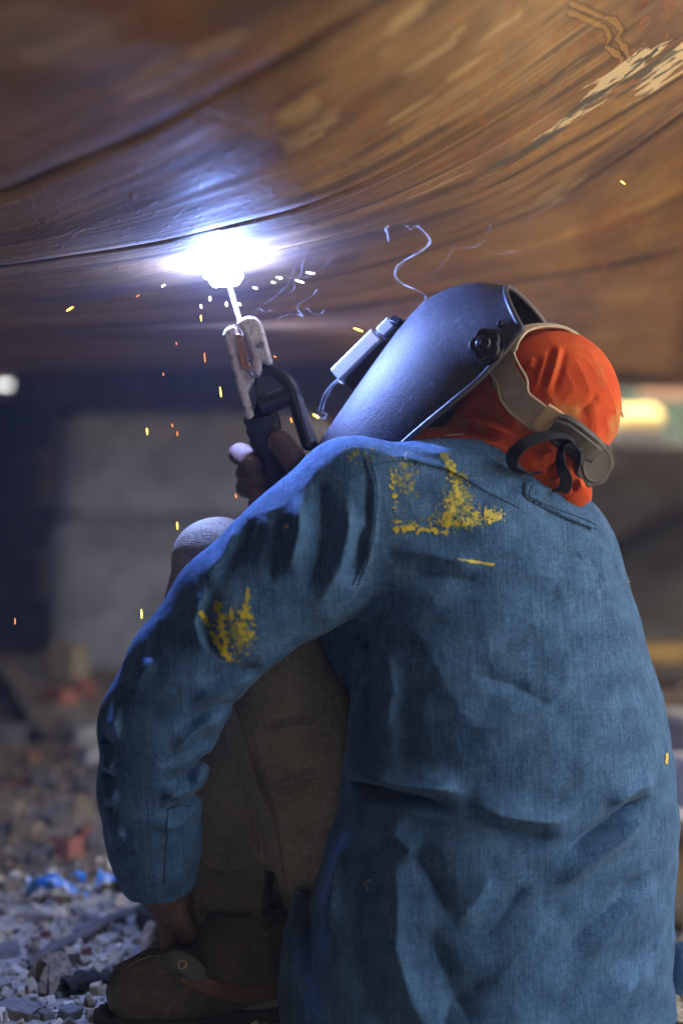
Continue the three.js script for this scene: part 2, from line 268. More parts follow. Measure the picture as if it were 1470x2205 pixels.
// the butt weld that crosses the strakes and the brown crawling weld bead
const cross = [[430, 238], [520, 268], [610, 300], [700, 333], [790, 356]].map(([x, y]) => onHull(x, y).slice(2));
const bead = [[[1232, 2], [1262, 20], [1300, 34], [1322, 45], [1335, 62], [1330, 82], [1345, 105], [1360, 128]], [[1222, 28], [1262, 40], [1300, 60], [1310, 78], [1305, 100], [1330, 118], [1338, 132]]].map((l) => l.map(([x, y]) => onHull(x, y).slice(2)));
const segDist = (u, v, line) => { let b = 1e9; for (let i = 1; i < line.length; i++) { const [ax, ay] = line[i - 1], bx = line[i][0] - ax, by = line[i][1] - ay, t = clamp(((u - ax) * bx + (v - ay) * by) / (bx * bx + by * by)); b = Math.min(b, Math.hypot(u - ax - bx * t, v - ay - by * t)); } return b; };
const HT = 1536;
const hullHeight = new Float32Array(HT * HT), hullRough = new Float32Array(HT * HT);
const hullColor = colorTex(HT, HT, (u, v) => {
  const wob = 0.012 * fbm(u * 4, v * 5, 1.3, 3), V2 = v + wob * 0.4, o = Math.floor(v * HT) * HT + Math.floor(u * HT);
  const s1 = fbm(u * 5, V2 * 210, 3.1, 3), s2 = fbm(u * 14, V2 * 420, 8.2, 2), s3 = fbm(u * 2.5, V2 * 46, 5.5, 4), blot = fbm(u * 7, v * 9, 11.1, 5), big = fbm(u * 2.2, v * 3.1, 21, 3);
  let c = mix3([0.11, 0.064, 0.034], [0.29, 0.185, 0.075], clamp(0.5 + s3 * 0.85 + big * 0.7));
  c = mix3(c, [0.135, 0.085, 0.062], step(0.0, 0.45, blot));
  c = mul3(c, Math.max(0.3, 1 + 0.30 * s1 + 0.18 * s2 + 0.35 * fbm(u * 30, v * 40, 13, 4)));
  let rough = 0.74 + 0.22 * s3 + 0.15 * s1 + 0.2 * blot, hgt = 0.5 + 0.16 * s1 + 0.08 * s2 + 0.2 * blot;
  const hair = step(0.30, 0.5, fbm(u * 3, V2 * 480, 91, 2)); c = mix3(c, [0.44, 0.32, 0.16], hair * 0.28); const hair2 = step(0.30, 0.5, fbm(u * 4, V2 * 430, 97, 2)); c = mix3(c, [0.05, 0.03, 0.022], hair2 * 0.3);
  const row = v * 6 - Math.round(v * 6) + 0.02 * fbm(u * 9, v * 4, 77, 3), grime = step(0.045, 0.006, Math.abs(row)) * step(-0.15, 0.15, fbm(u * 4.5, Math.round(v * 6) * 5.3, 15, 3) + 0.1 * s2); c = mix3(c, [0.028, 0.018, 0.022], grime * 0.85);
  const scr = step(0.24, 0.42, fbm(u * 3.5, V2 * 120, 31, 3)) * step(-0.05, 0.3, fbm(u * 6, v * 8, 41, 3));
  c = mix3(c, [0.36, 0.26, 0.13], scr * 0.55); rough -= scr * 0.1;
  const pit = step(0.28, 0.4, fbm(u * 120, v * 150, 131, 3)); c = mix3(c, [0.20, 0.075, 0.03], pit * 0.5); hgt -= pit * 0.25;
  const drk = step(0.26, 0.42, fbm(u * 4, V2 * 60, 51, 3)); c = mix3(c, [0.05, 0.036, 0.034], drk * 0.6);
  const chip = step(0.30, 0.36, fbm(u * 60, v * 90, 61, 2)) * step(0.05, 0.3, fbm(u * 5, v * 5, 71, 2)); c = mix3(c, [0.24, 0.10, 0.045], chip * 0.7); hgt -= chip * 0.2;
  for (const [kind, mu, mv, L, W, , sd] of marks) {
    const du = (u - mu) / L, dv = (v - mv) / W; if (Math.abs(du) > 1.6 || Math.abs(dv) > 1.6) continue;
    const e = Math.hypot(du, dv), n = fbm(u * 26 + sd, v * 150 + sd, sd, 4), k = step(0.06, -0.02, e - 0.72 - n * 1.25);
    if (kind === 'white') { const holes = step(0.12, 0.2, fbm(u * 40 + sd, v * 190, sd + 5, 3)); c = mix3(c, holes > 0.5 ? [0.07, 0.085, 0.085] : [0.62, 0.56, 0.40], k); rough = lerp(rough, 0.42, k); hgt += 0.25 * k * (1 - holes); }
    else if (kind === 'slate') c = mix3(c, [0.055, 0.065, 0.07], k * 0.85);
    else if (kind === 'rust') { c = mix3(c, [0.24, 0.10, 0.04], k * 0.6 * (0.6 + 0.6 * Math.abs(s1))); rough = lerp(rough, 0.85, k); }
    else c = mix3(c, [0.42, 0.33, 0.17], k * (0.12 + 0.75 * clamp(0.3 + 1.2 * s2 + 1.2 * s1)));
  }
  const dc = segDist(u, v, cross) + 0.0016 * fbm(u * 90, v * 90, 2, 2), kc = step(0.0036, 0.0008, dc); c = mix3(c, [0.28, 0.21, 0.14], kc * 0.3); hgt += 0.15 * kc;
  for (const l of bead) { const d = segDist(u, v, l) + 0.0035 * fbm(u * 80, v * 80, 9, 4), k = step(0.0036, 0.0016, d), r = step(0.0028, 0.004, d) * step(0.0062, 0.004, d); c = mix3(mix3(c, [0.34, 0.21, 0.07], k * 0.8 * (0.6 + 0.6 * Math.abs(s2 + s1))), [0.06, 0.03, 0.012], r * 0.7); hgt += 0.6 * k; }
  hullHeight[o] = hgt; hullRough[o] = rough; return c;
}, THREE.MirroredRepeatWrapping);
const hullBump = greyTex(HT, HT, (u, v) => hullHeight[Math.floor(v * HT) * HT + Math.floor(u * HT)], THREE.MirroredRepeatWrapping);
const hullGloss = greyTex(HT, HT, (u, v) => clamp(hullRough[Math.floor(v * HT) * HT + Math.floor(u * HT)], 0.22, 0.95), THREE.MirroredRepeatWrapping);
const hullMat = new THREE.MeshPhysicalMaterial({ color: lin(1.0, 0.90, 0.78), map: hullColor, bumpMap: hullBump, bumpScale: 0.0006, roughnessMap: hullGloss, roughness: 1, metalness: 0.0, side: THREE.DoubleSide });

const hull = thing('ship_hull', 'rusty brown curved steel ship hull plating hanging over the crouching welder', 'ship', V(0, 0.9, -2));
function plate(v0, v1, gap, n) {   // one strake: its long edges turn up into the joint
  const NU = 180, NV = n, P = [], U = [], I = [], rows = [];
  for (let j = 0; j <= NV; j++) rows.push(v0 + (v1 - v0) * j / NV);
  const ev = 0.012 / 1; const vs = [v0 + 0.0006, v0 + ev * 0.35, v0 + ev, ...rows.slice(1, -1).filter((v) => v > v0 + ev * 1.5 && v < v1 - ev * 1.5), v1 - ev, v1 - ev * 0.35, v1 - 0.0006];
  vs.forEach((v, j) => {
    for (let i = 0; i <= NU; i++) {
      const u = i / NU * 12, wobble = 1 + 0.6 * noise3(u * 6, v0 * 9, 3), deep = (u > 2.9 && u < 10.3 ? 0.35 + 0.9 * step(-0.35, 0.35, noise3(u * 1.9, Math.round(v) * 3.7, 7)) : 1);
      const p = hullAt(u, v), k = Math.min(j, vs.length - 1 - j), lift = (k === 0 ? 1 : k === 1 ? 0.45 : 0) * gap * deep * wobble;
      P.push(p.x, p.y + lift + 0.0012 * fbm(p.x * 7, p.z * 7, 4, 3), p.z); U.push(...hullUV(u, v));
    }
  });
  for (let j = 0; j < vs.length - 1; j++) for (let i = 0; i < NU; i++) { const a = j * (NU + 1) + i, b = a + 1, c = a + NU + 1, d = c + 1; I.push(a, b, d, a, d, c); }
  const g = new THREE.BufferGeometry(); g.setAttribute('position', new THREE.Float32BufferAttribute(P, 3)); g.setAttribute('uv', new THREE.Float32BufferAttribute(U, 2)); g.setIndex(I); g.computeVertexNormals(); return g;
}
for (let v = 0; v < hullRows.length - 1; v++) part('plate', plate(v, v + 1, v === 6 || v === 7 ? 0.008 : 0.004, 14), hullMat, hull);
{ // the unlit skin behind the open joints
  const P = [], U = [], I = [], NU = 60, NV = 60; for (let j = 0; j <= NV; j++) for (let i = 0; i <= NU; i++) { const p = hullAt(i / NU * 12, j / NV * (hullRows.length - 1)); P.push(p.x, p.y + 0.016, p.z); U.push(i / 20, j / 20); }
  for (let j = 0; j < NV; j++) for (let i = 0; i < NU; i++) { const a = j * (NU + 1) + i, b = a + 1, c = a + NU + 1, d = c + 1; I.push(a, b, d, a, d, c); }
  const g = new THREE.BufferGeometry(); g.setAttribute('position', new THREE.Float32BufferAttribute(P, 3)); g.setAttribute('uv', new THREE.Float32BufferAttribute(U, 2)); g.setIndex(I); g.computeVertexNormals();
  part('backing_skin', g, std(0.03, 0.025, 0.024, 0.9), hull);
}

// ---------------------------------------------------------------- ground
const mound = (x, z, cx, cz, rx, rz, h) => { const d = Math.hypot((x - cx) / rx, (z - cz) / rz); return d < 1 ? h * sm(1 - d) : 0; };
function groundY(x, z) {
  let y = 0.02 * fbm(x * 1.3, z * 1.3, 1, 3) + 0.010 * fbm(x * 6, z * 6, 5, 3);
  const near = step(0.75, 0.35, Math.hypot((x - 0.1) / 1.0, (z + 1.62) / 0.6)); y *= 1 - near * 0.9;
  y += mound(x, z, 2.35, -6.4, 2.6, 2.4, 0.75) + mound(x, z, -1.25, -4.3, 1.0, 1.2, 0.13) + mound(x, z, -2.6, -5.5, 1.6, 2.2, 0.4) + mound(x, z, 0.95, -3.5, 0.5, 0.7, 0.06);
  return y;
}
const dirtMap = colorTex(1024, 1024, (u, v) => {
  const a = pfbm(u, v, 6, 6, 5, 1), b = pfbm(u, v, 40, 40, 4, 11), s = pnoise(u * 160, v * 160, 160, 160, 21), q = pfbm(u, v, 90, 90, 2, 31);
  let c = mix3([0.17, 0.12, 0.07], [0.32, 0.265, 0.19], clamp(0.5 + a * 0.9 + b * 0.6));
  c = mix3(c, [0.44, 0.42, 0.38], step(0.25, 0.5, q) * 0.8); c = mix3(c, [0.055, 0.045, 0.04], step(0.3, 0.55, -q) * 0.7); c = mix3(c, [0.34, 0.24, 0.12], step(0.45, 0.7, b) * 0.5);
  return mul3(c, 1 + 0.22 * s);
});
const dirtBump = greyTex(1024, 1024, (u, v) => 0.5 + 0.35 * pfbm(u, v, 90, 90, 3, 31) + 0.25 * pfbm(u, v, 30, 30, 3, 41));
{
  const xs = [], zs = []; for (let i = -90; i <= 90; i++) { const t = i / 90; xs.push(Math.sign(t) * (1.9 * Math.abs(t) + 60 * Math.abs(t) ** 7)); } for (let i = 0; i <= 200; i++) { const t = i / 200; zs.push(i < 20 ? 30 - i * 1.55 : -0.9 - 4.5 * ((i - 20) / 180) - 90 * ((i - 20) / 180) ** 7); }
  const P = [], U = [], I = [], w = xs.length; zs.forEach((z) => xs.forEach((x) => { P.push(x, groundY(x, z), z); U.push(x / 1.1, z / 1.1); }));
  for (let j = 0; j < zs.length - 1; j++) for (let i = 0; i < w - 1; i++) { const a = j * w + i; I.push(a, a + 1, a + w + 1, a, a + w + 1, a + w); }
  const g = new THREE.BufferGeometry(); g.setAttribute('position', new THREE.Float32BufferAttribute(P, 3)); g.setAttribute('uv', new THREE.Float32BufferAttribute(U, 2)); g.setIndex(I); g.computeVertexNormals();
  struct('ground', g, new THREE.MeshPhysicalMaterial({ color: 0xffffff, map: dirtMap, bumpMap: dirtBump, bumpScale: 0.006, roughness: 0.95, side: THREE.DoubleSide }));
}

// ---------------------------------------------------------------- things far under the hull
const stoneMap = (base, spot, seed, n = 256) => colorTex(n, n, (u, v) => { const a = pfbm(u, v, 4, 4, 5, seed), b = pfbm(u, v, 24, 24, 3, seed + 9); return mul3(mix3(base, spot, clamp(0.35 + a * 1.2)), 1 + 0.35 * b); });
const roughBump = greyTex(512, 512, (u, v) => 0.5 + 0.4 * pfbm(u, v, 12, 12, 5, 3) + 0.15 * pfbm(u, v, 80, 80, 2, 7));
const tex = (m, extra = {}) => new THREE.MeshPhysicalMaterial({ color: 0xffffff, map: m, bumpMap: roughBump, bumpScale: 0.004, roughness: 0.92, side: THREE.DoubleSide, ...extra });
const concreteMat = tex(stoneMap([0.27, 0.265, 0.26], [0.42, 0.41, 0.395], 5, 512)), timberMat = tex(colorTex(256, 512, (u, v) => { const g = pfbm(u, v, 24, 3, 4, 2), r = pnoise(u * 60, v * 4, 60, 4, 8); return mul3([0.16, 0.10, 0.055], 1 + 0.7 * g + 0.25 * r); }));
const darkTimber = tex(colorTex(256, 512, (u, v) => mul3([0.045, 0.035, 0.028], 1 + 0.7 * pfbm(u, v, 20, 3, 4, 12))));  // near-black timber for posts, packing and the added shade beams
function rock(cx, cy, cz, sx, sy, sz, seed, amp = 0.16, det = 5, turn = 0) {   // lumpy block
  const g0 = new RoundedBoxGeometry(1, 1, 1, det, 0.12), g = mergeVertices((g0.deleteAttribute('uv'), g0.deleteAttribute('normal'), g0), 1e-4), p = g.attributes.position, c = Math.cos(turn), s = Math.sin(turn);
  for (let i = 0; i < p.count; i++) { const x = p.getX(i), y = p.getY(i), z = p.getZ(i), k = 1 + amp * fbm(x * 1.7 + seed, y * 1.7, z * 1.7 - seed, 3) + amp * 0.4 * noise3(x * 7 + seed, y * 7, z * 7); const X = x * sx * k, Z = z * sz * k; p.setXYZ(i, cx + X * c + Z * s, cy + (y + 0.5) * sy * k, cz + Z * c - X * s); }
  g.computeVertexNormals(); return boxUV(g, 0.5);
}
{ // pier that carries the hull
  const x0 = at(88, 0, 4.9).x, x1 = at(715, 0, 4.9).x, cx = (x0 + x1) / 2, pier = thing('concrete_pier', 'weathered grey concrete pier block standing under the hull behind the welder', 'pier', V(cx, 0, -5.2));
  part('lower_block', rock(cx, -0.05, -5.25, x1 - x0, 0.60, 0.6, 3, 0.05, 14), concreteMat, pier); part('upper_block', rock(cx + 0.01, 0.545, -5.25, x1 - x0 - 0.03, 0.40, 0.58, 8, 0.05, 14), concreteMat, pier);
  const sl = thing('timber_packing', 'dark timber packing beam lying on top of the concrete pier', 'timber', V(cx, 0.94, -5.2)); for (let i = 0; i < 3; i++) part('beam', rock(cx + 0.02 * i, 0.945, -5.05 - i * 0.19, x1 - x0 + 0.25, 0.17, 0.17, 20 + i, 0.05, 6), darkTimber, sl);
}
solo('rusty_block', rock(at(648, 0, 5.4).x + 0.04, 0.92, -5.7, 0.26, 0.26, 0.2, 31, 0.05, 6), tex(stoneMap([0.24, 0.05, 0.03], [0.14, 0.05, 0.04], 15)), 'dull red steel block wedged above the pier, seen past the electrode holder', 'block');
solo('keel_stack', rock(at(648, 0, 5.4).x + 0.04, -0.02, -5.75, 0.26, 0.94, 0.22, 33, 0.04, 6), darkTimber, 'dark upright timber beside the pier carrying the dull red block', 'timber');
solo('pale_post', rock(at(755, 0, 6).x, -0.05, -6.2, 0.085, 1.28, 0.09, 41, 0.05, 6), tex(stoneMap([0.42, 0.31, 0.17], [0.30, 0.2, 0.1], 17)), 'pale yellowish wooden post seen between smoke and welding helmet', 'post');
solo('dark_post', rock(at(715, 0, 5.8).x, -0.05, -6.0, 0.075, 1.2, 0.09, 43, 0.05, 6), darkTimber, 'dark wooden post standing next to the pale yellowish post', 'post');
solo('shore_timber', rock(at(812, 0, 6).x, -0.05, -6.4, 0.16, 1.3, 0.2, 44, 0.05, 6), darkTimber, 'thick dark shoring timber partly behind the welding helmet', 'timber');
// added stack of near-black beams, standing in for the deep shade beside the pier
for (let i = 0; i < 5; i++) solo('added_dark_beam', rock(-1.80 - 0.04 * (i % 2), i * 0.212 - 0.01, -6.0, 1.05, 0.2, 0.7, 50 + i, 0.05, 6, i % 2 ? 0.06 : -0.04), darkTimber, 'near black squared timber added beside the pier to stand in for deep shade', 'timber', 'added dark timbers');
{ // bank and sheet wall that close the far side
  const P = [], U = [], I = [], nx = 80, ny = 14; for (let j = 0; j <= ny; j++) for (let i = 0; i <= nx; i++) { const x = -9 + 20 * i / nx, t = j / ny, top = 1.62 - 0.47 * step(1.25, 1.6, x) * step(3.2, 2.7, x) - 0.15 * step(-2.3, -2.2, x) * step(-2.05, -2.15, x); P.push(x, -0.1 + t * top + 0.08 * fbm(x * 2, t * 3, 4, 3), -9.6 - t * 0.9 + 0.3 * fbm(x * 1.4, t * 2, 9, 4)); U.push(x, t * 1.6); }
  for (let j = 0; j < ny; j++) for (let i = 0; i < nx; i++) { const a = j * (nx + 1) + i; I.push(a, a + 1, a + nx + 2, a, a + nx + 2, a + nx + 1); }
  const g = new THREE.BufferGeometry(); g.setAttribute('position', new THREE.Float32BufferAttribute(P, 3)); g.setAttribute('uv', new THREE.Float32BufferAttribute(U, 2)); g.setIndex(I); g.computeVertexNormals();
  struct('earth_bank', g, new THREE.MeshPhysicalMaterial({ color: 0xffffff, map: dirtMap, bumpMap: dirtBump, bumpScale: 0.01, roughness: 0.97, side: THREE.DoubleSide }));
}

// unseen sheet fences, added to block daylight from the left, back and right
const sheetMat = tex(stoneMap([0.10, 0.06, 0.045], [0.16, 0.10, 0.07], 161, 512));
function addedFence(x0, z0, x1, z1, h, label) {
  const L = Math.hypot(x1 - x0, z1 - z0), o = thing('added_fence', label, 'fence', V((x0 + x1) / 2, 0, (z0 + z1) / 2)), n = Math.round(L / 0.8), dx = (x1 - x0) / L, dz = (z1 - z0) / L;
  for (let k = 0; k < n; k++) { const P = [], U = [], I = [], m = 40; for (let j = 0; j <= 1; j++) for (let i = 0; i <= m; i++) { const t = (k + i / m * 1.02) * L / n, w = 0.012 * Math.sin(t / 0.076 * 6.283) + 0.004 * (k % 2); P.push(x0 + dx * t - dz * w, -0.05 + j * (h + 0.04 * Math.sin(k * 7)), z0 + dz * t + dx * w); U.push(t / 1.2, j * h / 1.2); } for (let i = 0; i < m; i++) I.push(i, i + 1, i + m + 2, i, i + m + 2, i + m + 1); const g = new THREE.BufferGeometry(); g.setAttribute('position', new THREE.Float32BufferAttribute(P, 3)); g.setAttribute('uv', new THREE.Float32BufferAttribute(U, 2)); g.setIndex(I); g.computeVertexNormals(); part('sheet', g, sheetMat, o); }
}
addedFence(-3.3, 2.2, -3.3, -9.5, 1.15, 'added unseen rusty corrugated sheet fence blocking daylight along the dark side of the hull');
addedFence(-3.2, 2.2, -1.0, 2.05, 1.2, 'added unseen rusty corrugated sheet fence blocking daylight from behind and left of the eye');
addedFence(0.4, 1.95, 1.2, 1.9, 1.2, 'short added unseen rusty corrugated sheet fence blocking daylight up to the tall screen');
addedFence(1.22, 1.9, 1.30, -0.45, 1.6, 'tall added unseen rusty corrugated sheet screen cutting sky light from the front right');

{ // pale sand yard on the open side, one thin sheet over the dirt
  const P = [], U = [], I = [], n = 60, m = 60; for (let j = 0; j <= m; j++) for (let i = 0; i <= n; i++) { const z = 6 - 10.4 * j / m, x = 0.92 + 0.12 * fbm(z * 1.5, 3, 1, 3) + 14 * (i / n) ** 2; P.push(x, groundY(x, z) + 0.012 * step(0, 0.05, i / n) + (i ? 0 : -0.01), z); U.push(x / 1.3, z / 1.3); }
  for (let j = 0; j < m; j++) for (let i = 0; i < n; i++) { const a = j * (n + 1) + i; I.push(a, a + 1, a + n + 2, a, a + n + 2, a + n + 1); }
  const g = new THREE.BufferGeometry(); g.setAttribute('position', new THREE.Float32BufferAttribute(P, 3)); g.setAttribute('uv', new THREE.Float32BufferAttribute(U, 2)); g.setIndex(I); g.computeVertexNormals();
  struct('sand_yard', g, new THREE.MeshPhysicalMaterial({ color: 0xffffff, map: colorTex(512, 512, (u, v) => mul3(mix3([0.30, 0.24, 0.15], [0.42, 0.34, 0.23], clamp(0.5 + pfbm(u, v, 5, 5, 4, 171))), 1 + 0.35 * pfbm(u, v, 60, 60, 3, 172))), bumpMap: dirtBump, bumpScale: 0.005, roughness: 0.95, side: THREE.DoubleSide }));
}

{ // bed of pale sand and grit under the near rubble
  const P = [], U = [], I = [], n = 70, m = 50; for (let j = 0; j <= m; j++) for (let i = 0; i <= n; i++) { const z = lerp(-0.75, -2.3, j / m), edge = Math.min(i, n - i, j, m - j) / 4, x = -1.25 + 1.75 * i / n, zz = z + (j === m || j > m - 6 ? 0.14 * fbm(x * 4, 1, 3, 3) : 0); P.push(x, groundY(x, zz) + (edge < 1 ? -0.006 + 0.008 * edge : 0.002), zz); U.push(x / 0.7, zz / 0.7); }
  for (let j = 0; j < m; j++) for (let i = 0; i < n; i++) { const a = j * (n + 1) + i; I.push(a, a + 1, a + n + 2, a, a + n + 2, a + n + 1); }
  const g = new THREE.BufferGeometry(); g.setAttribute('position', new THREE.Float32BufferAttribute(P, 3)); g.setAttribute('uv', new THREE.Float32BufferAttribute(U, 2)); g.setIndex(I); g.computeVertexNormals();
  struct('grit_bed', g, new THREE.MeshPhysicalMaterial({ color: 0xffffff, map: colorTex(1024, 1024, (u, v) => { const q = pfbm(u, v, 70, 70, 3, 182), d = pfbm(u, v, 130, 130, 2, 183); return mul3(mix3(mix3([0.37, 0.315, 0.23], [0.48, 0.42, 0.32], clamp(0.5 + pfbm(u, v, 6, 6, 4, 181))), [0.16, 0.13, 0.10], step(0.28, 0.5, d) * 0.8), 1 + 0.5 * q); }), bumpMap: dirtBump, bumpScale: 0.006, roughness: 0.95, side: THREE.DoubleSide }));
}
// ---------------------------------------------------------------- cloth
const denimMap = colorTex(1024, 1024, (u, v) => {   // 0.24 m a side
  const warp = pnoise(u * 400, v * 70, 400, 70, 1), weft = pnoise(u * 70, v * 400, 70, 400, 2), slubX = pnoise(u * 170, v * 10, 170, 10, 3), slubY = pnoise(u * 10, v * 170, 10, 170, 4), fuzz = pnoise(u * 300, v * 300, 300, 300, 5), f2 = pfbm(u, v, 110, 110, 2, 16), m = pfbm(u, v, 9, 9, 4, 6), fade = pfbm(u, v, 3, 3, 3, 26);
  let k = 1 + 0.2 * warp + 0.16 * weft + 0.10 * slubX + 0.07 * slubY + 0.22 * fuzz + 0.34 * f2 + 0.2 * m + 0.22 * fade;
  let c = mix3([0.022, 0.070, 0.152], [0.072, 0.146, 0.262], clamp(0.42 + 0.15 * slubX + 0.3 * m + 0.35 * fade));
  c = mul3(c, Math.max(0.25, k));
  const lint = step(0.80, 0.9, pnoise(u * 240, v * 240, 240, 240, 36)); return mix3(c, [0.35, 0.38, 0.42], lint * 0.22);
});
const denimBump = greyTex(1024, 1024, (u, v) => 0.5 + 0.2 * pnoise(u * 512, v * 20, 512, 20, 1) + 0.2 * pnoise(u * 20, v * 512, 20, 512, 2) + 0.16 * pnoise(u * 170, v * 10, 170, 10, 3) + 0.3 * pfbm(u, v, 60, 60, 3, 46));
const denim = new THREE.MeshPhysicalMaterial({ color: 0xffffff, map: denimMap, bumpMap: denimBump, bumpScale: 0.0005, roughness: 0.92, sheen: 0.3, sheenRoughness: 0.5, sheenColor: lin(0.5, 0.62, 0.8), specularIntensity: 0.35, side: THREE.DoubleSide });
const twillMap = colorTex(1024, 1024, (u, v) => {
  const warp = pnoise(u * 512, v * 30, 512, 30, 61), weft = pnoise(u * 30, v * 512, 30, 512, 62), m = pfbm(u, v, 7, 7, 5, 63), d = pfbm(u, v, 3, 3, 3, 73), f = pfbm(u, v, 100, 100, 2, 64);
  return mul3(mix3([0.195, 0.172, 0.138], [0.30, 0.262, 0.195], clamp(0.45 + 0.9 * d)), Math.max(0.3, 1 + 0.13 * warp + 0.13 * weft + 0.3 * m + 0.3 * f));
});
const twill = new THREE.MeshPhysicalMaterial({ color: 0xffffff, map: twillMap, bumpMap: denimBump, bumpScale: 0.0008, roughness: 0.95, sheen: 0.25, sheenRoughness: 0.6, sheenColor: lin(0.6, 0.55, 0.5), specularIntensity: 0.3, side: THREE.DoubleSide });
const knitMap = colorTex(512, 512, (u, v) => { const a = pfbm(u, v, 5, 5, 4, 81), b = pnoise(u * 200, v * 200, 200, 200, 82), d = pfbm(u, v, 3, 3, 4, 83); return mul3(mix3(mix3([0.52, 0.062, 0.014], [0.60, 0.10, 0.022], clamp(0.5 + a)), [0.40, 0.21, 0.07], step(0.05, 0.4, d) * 0.6), 1 + 0.12 * b); });
const knit = new THREE.MeshPhysicalMaterial({ color: 0xffffff, map: knitMap, bumpMap: denimBump, bumpScale: 0.0004, roughness: 0.88, sheen: 0.3, sheenRoughness: 0.5, sheenColor: lin(0.9, 0.5, 0.3), specularIntensity: 0.3, side: THREE.DoubleSide });
const leatherMap = colorTex(256, 256, (u, v) => { const a = pfbm(u, v, 5, 5, 5, 91), b = pfbm(u, v, 24, 24, 3, 92); return mul3(mix3([0.13, 0.062, 0.04], [0.075, 0.045, 0.035], clamp(0.5 + a)), 1 + 0.4 * b); });
const leather = new THREE.MeshPhysicalMaterial({ color: 0xffffff, map: leatherMap, bumpMap: roughBump, bumpScale: 0.0012, roughness: 0.75, side: THREE.DoubleSide });

// ---------------------------------------------------------------- the jacket as one field
const TD = 1.6;
const torsoRows = [[1010, 905, 1085], [1050, 850, 1185], [1090, 815, 1245], [1150, 790, 1298], [1210, 776, 1330], [1290, 768, 1360], [1370, 763, 1382], [1450, 760, 1402], [1530, 754, 1424], [1600, 746, 1438], [1670, 736, 1447], [1715, 730, 1449], [1760, 722, 1456], [1830, 690, 1452], [1900, 650, 1446], [2000, 612, 1441], [2100, 598, 1440], [2205, 612, 1444], [2320, 640, 1444]]
  .map(([py, l, r], i) => ({ y: at(0, py, TD).y, cx: (at(l, 0, TD - 0.05).x + at(r, 0, TD + 0.05).x) / 2, rx: (at(r, 0, TD + 0.05).x - at(l, 0, TD - 0.05).x) / 2, rz: [0.07, 0.105, 0.125, 0.145, 0.158, 0.17, 0.178, 0.184, 0.188, 0.19, 0.19, 0.188, 0.19, 0.196, 0.205, 0.215, 0.22, 0.22, 0.21][i] }));
const torsoTop = torsoRows[0].y, torsoBot = torsoRows[torsoRows.length - 1].y;
function torso(x, y, z) {
  let i = 0; while (i < torsoRows.length - 2 && torsoRows[i + 1].y > y) i++;
  const a = torsoRows[i], b = torsoRows[i + 1], p = torsoRows[Math.max(0, i - 1)], q = torsoRows[Math.min(torsoRows.length - 1, i + 2)], t = clamp((a.y - y) / (a.y - b.y));
  const cx = cr(p.cx, a.cx, b.cx, q.cx, t), rx = cr(p.rx, a.rx, b.rx, q.rx, t), rz = cr(p.rz, a.rz, b.rz, q.rz, t), cz = -TD - 0.005 - 0.06 * clamp((x - cx) / rx, -1.2, 1.2);
  const dx = Math.abs((x - cx) / rx), dz = Math.abs((z - cz) / rz), k = Math.pow(Math.pow(dx, 2.1) + Math.pow(dz, 2.1), 1 / 2.1), d = (k - 1) * Math.min(rx, rz) * 0.92;
  const e = Math.max(y - torsoTop, torsoBot - y); return -smin(-d, -e, 0.05);
}
const shoulderL = at(768, 1098, 1.5);
const armPts = [[shoulderL, 0.073], [at(655, 1205, 1.478), 0.0715], [at(505, 1322, 1.46), 0.061], [at(402, 1440, 1.46), 0.056], [at(338, 1568, 1.47), 0.054], [at(322, 1700, 1.495), 0.0475], [at(330, 1800, 1.52), 0.0445], [at(338, 1880, 1.535), 0.0405]];
const armL = blend(chain(armPts), 0.03);
const yoke = blend([cap(shoulderL, 0.072, at(1000, 1120, 1.56), 0.075), cap(at(1000, 1120, 1.56), 0.075, at(1150, 1175, 1.62), 0.075), cap(at(1000, 1120, 1.6), 0.07, at(1090, 1120, 1.8), 0.07)], 0.04);
const armR = blend(chain([[at(1060, 1150, 1.84), 0.072], [at(850, 1310, 1.90), 0.06], [at(740, 1235, 1.82), 0.05], [at(668, 1140, 1.755), 0.042]]), 0.04);
const chestFront = blend(chain([[at(775, 1290, 1.68), 0.05], [at(752, 1420, 1.69), 0.05], [at(745, 1560, 1.69), 0.05], [at(735, 1700, 1.68), 0.05]]), 0.02);
const hemFlap = blend(chain([[at(1475, 2080, 1.72), 0.028], [at(1468, 2160, 1.72), 0.04], [at(1475, 2300, 1.72), 0.045]]), 0.03);
